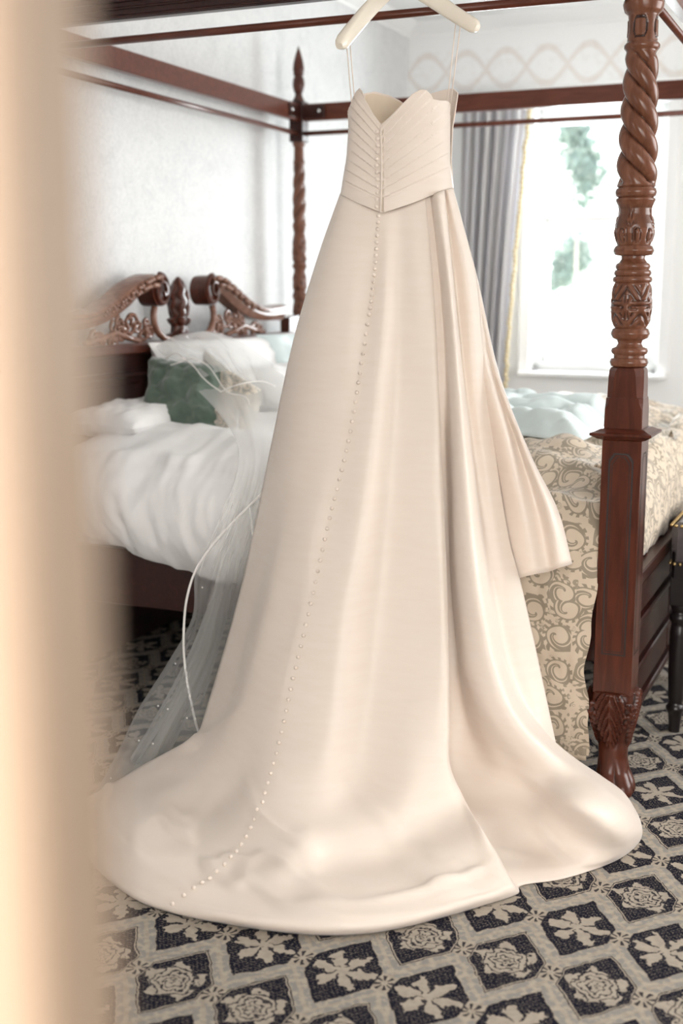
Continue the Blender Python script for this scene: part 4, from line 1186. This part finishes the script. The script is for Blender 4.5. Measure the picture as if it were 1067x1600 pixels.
c4 = [[(243,542,4.80),(258,556,4.70),(282,568,4.62),(318,590,4.5)],
      [(270,526,4.84),(290,538,4.72),(315,552,4.62),(345,580,4.5)],
      [(318,518,4.9),(335,530,4.76),(352,548,4.64),(375,585,4.5)],
      [(360,530,5.0),(380,545,4.84),(392,565,4.7),(405,600,4.5)]]
veil_sheet('veil_gather', c4, amp=.022, fr=13, seed=6, sub=16)
def rib(P, r=.004): 
    Q = crom(np.array([Pt(p) for p in P]), 8); MB().tube(Q, r, 6, squash=.5).build('ribbon_edge', M['ribbon'], veil, smooth=True, origin=VO)
rib([(432,748,3.62),(395,785,3.59),(355,825,3.57),(322,865,3.56),(304,895,3.56),(292,935,3.555),(287,985,3.55),(288,1030,3.54),(296,1085,3.52),(306,1130,3.5),(312,1150,3.47)])
rib([(372,640,4.3),(371,672,4.2),(372,715,3.95),(380,760,3.78),(391,800,3.62),(395,845,3.58)], .0035)
rib([(258,560,4.66),(275,552,4.6),(290,562,4.56),(305,575,4.5),(315,588,4.46),(328,600,4.42),(345,612,4.38)], .0028)
rib([(262,572,4.6),(280,566,4.56),(300,560,4.54),(325,572,4.5),(355,612,4.42),(385,622,4.36),(392,650,4.3)], .0025)
rib([(345,612,4.4),(375,600,4.36),(410,596,4.4),(430,604,4.42)], .0022)
rib([(66,1294,Z(.03)),(90,1303,Z(.03)),(112,1313,Z(.025)),(130,1322,Z(.012))], .004)
bd = MB().ball((0, 0, 0), .0028, nu=8, nv=5); bo = None
for (px, py, d) in ((316,918,3.52),(274,1037,3.46),(247,1103,3.42),(262,1108,3.40),(305,1123,3.38),(217,1157,3.35),(239,1162,3.33),(173,1216,3.27),(292,1122,3.39)):
    if bo is None: bo = bd.build('pearl_bead', M['ribbon'], veil, smooth=True); o = bo
    else: o = bpy.data.objects.new('pearl_bead', bo.data); COL.objects.link(o); o.parent = veil
    o.location = W(px, py, d)-Vector(VO)

# ------------------------------------------------------------------ stool at the right edge
st = empty('stool', BL(.30, .20, 0), YAW); tag(st, 'dark upholstered stool with brass nailheads and turned legs at the bed foot', 'stool')
M['leather'] = cloth('dark patterned upholstery', (.045, .035, .04), .5, wr=.3, scale=25, col2=(.10, .085, .085))
M['ebony'] = plain('ebonised wood', (.012, .009, .009), .3)
sx0, sy0, sx1, sy1 = -.19, .0, .30, 1.0
LP = [(0, .28), (.70, .28)]
ox = BL(.30, .20, 0)
foot = W(1052, 1142, z=0.0); v = np.array(foot[:2])-NF; fxl, fyl = float(v@EX)-.30, float(v@EY)-.20
x0, y0 = fxl-.028, fyl-.03
MB().box((x0, y0, .50), (x0+.45, y0+.55, .60), .01).build('seat_frame', M['ebony'], st)
mb = MB(); V = []; n = 30
for j in range(n):
    for i in range(n):
        u, w = i/(n-1)*2-1, j/(n-1)*2-1
        V.append((x0+.225+.225*u, y0+.275+.275*w, .60+.10*(max(0, (1-abs(u)**6)*(1-abs(w)**6)))**.35))
mesh('seat_cushion', V, grid_faces(n, n), M['leather'], st)
mb = MB().box((x0-.004, y0-.004, .545), (x0+.454, y0+.554, .685), .02); mb.build('upholstered_band', M['leather'], st)
nb = MB().ball((0, 0, 0), .006, nu=8, nv=5); no = None
for k in range(26):
    for (px_, py_) in ((x0-.005, y0+.01+k*.0212), (x0+.01+k*.0172, y0-.005)):
        for zz_ in (.555, .676):
            if no is None: no = nb.build('nailhead', M['brass'], st, smooth=True); o = no
            else: o = bpy.data.objects.new('nailhead', no.data); COL.objects.link(o); o.parent = st
            o.location = (px_, py_, zz_)
LG = [(0, .017), (.03, .019), (.06, .022), (.075, .030), (.085, .030), (.095, .020), (.11, .024), (.20, .028), (.33, .029), (.36, .024), (.37, .032), (.385, .032), (.395, .022), (.41, .030), (.42, .030)]
for (lx, ly) in ((x0+.03, y0+.03), (x0+.42, y0+.03), (x0+.03, y0+.52), (x0+.42, y0+.52)):
    v_, f_, c_ = profile_mesh([.42*k/60 for k in range(61)], 20, lambda th, z: (interp_prof(LG, z), 0, 0, 0), lx, ly)
    lg = mesh('leg', v_, f_, M['ebony'], st, auto=50)
    MB().box((lx-.03, ly-.03, .42), (lx+.03, ly+.03, .51), .002).build('leg_block', M['ebony'], lg)
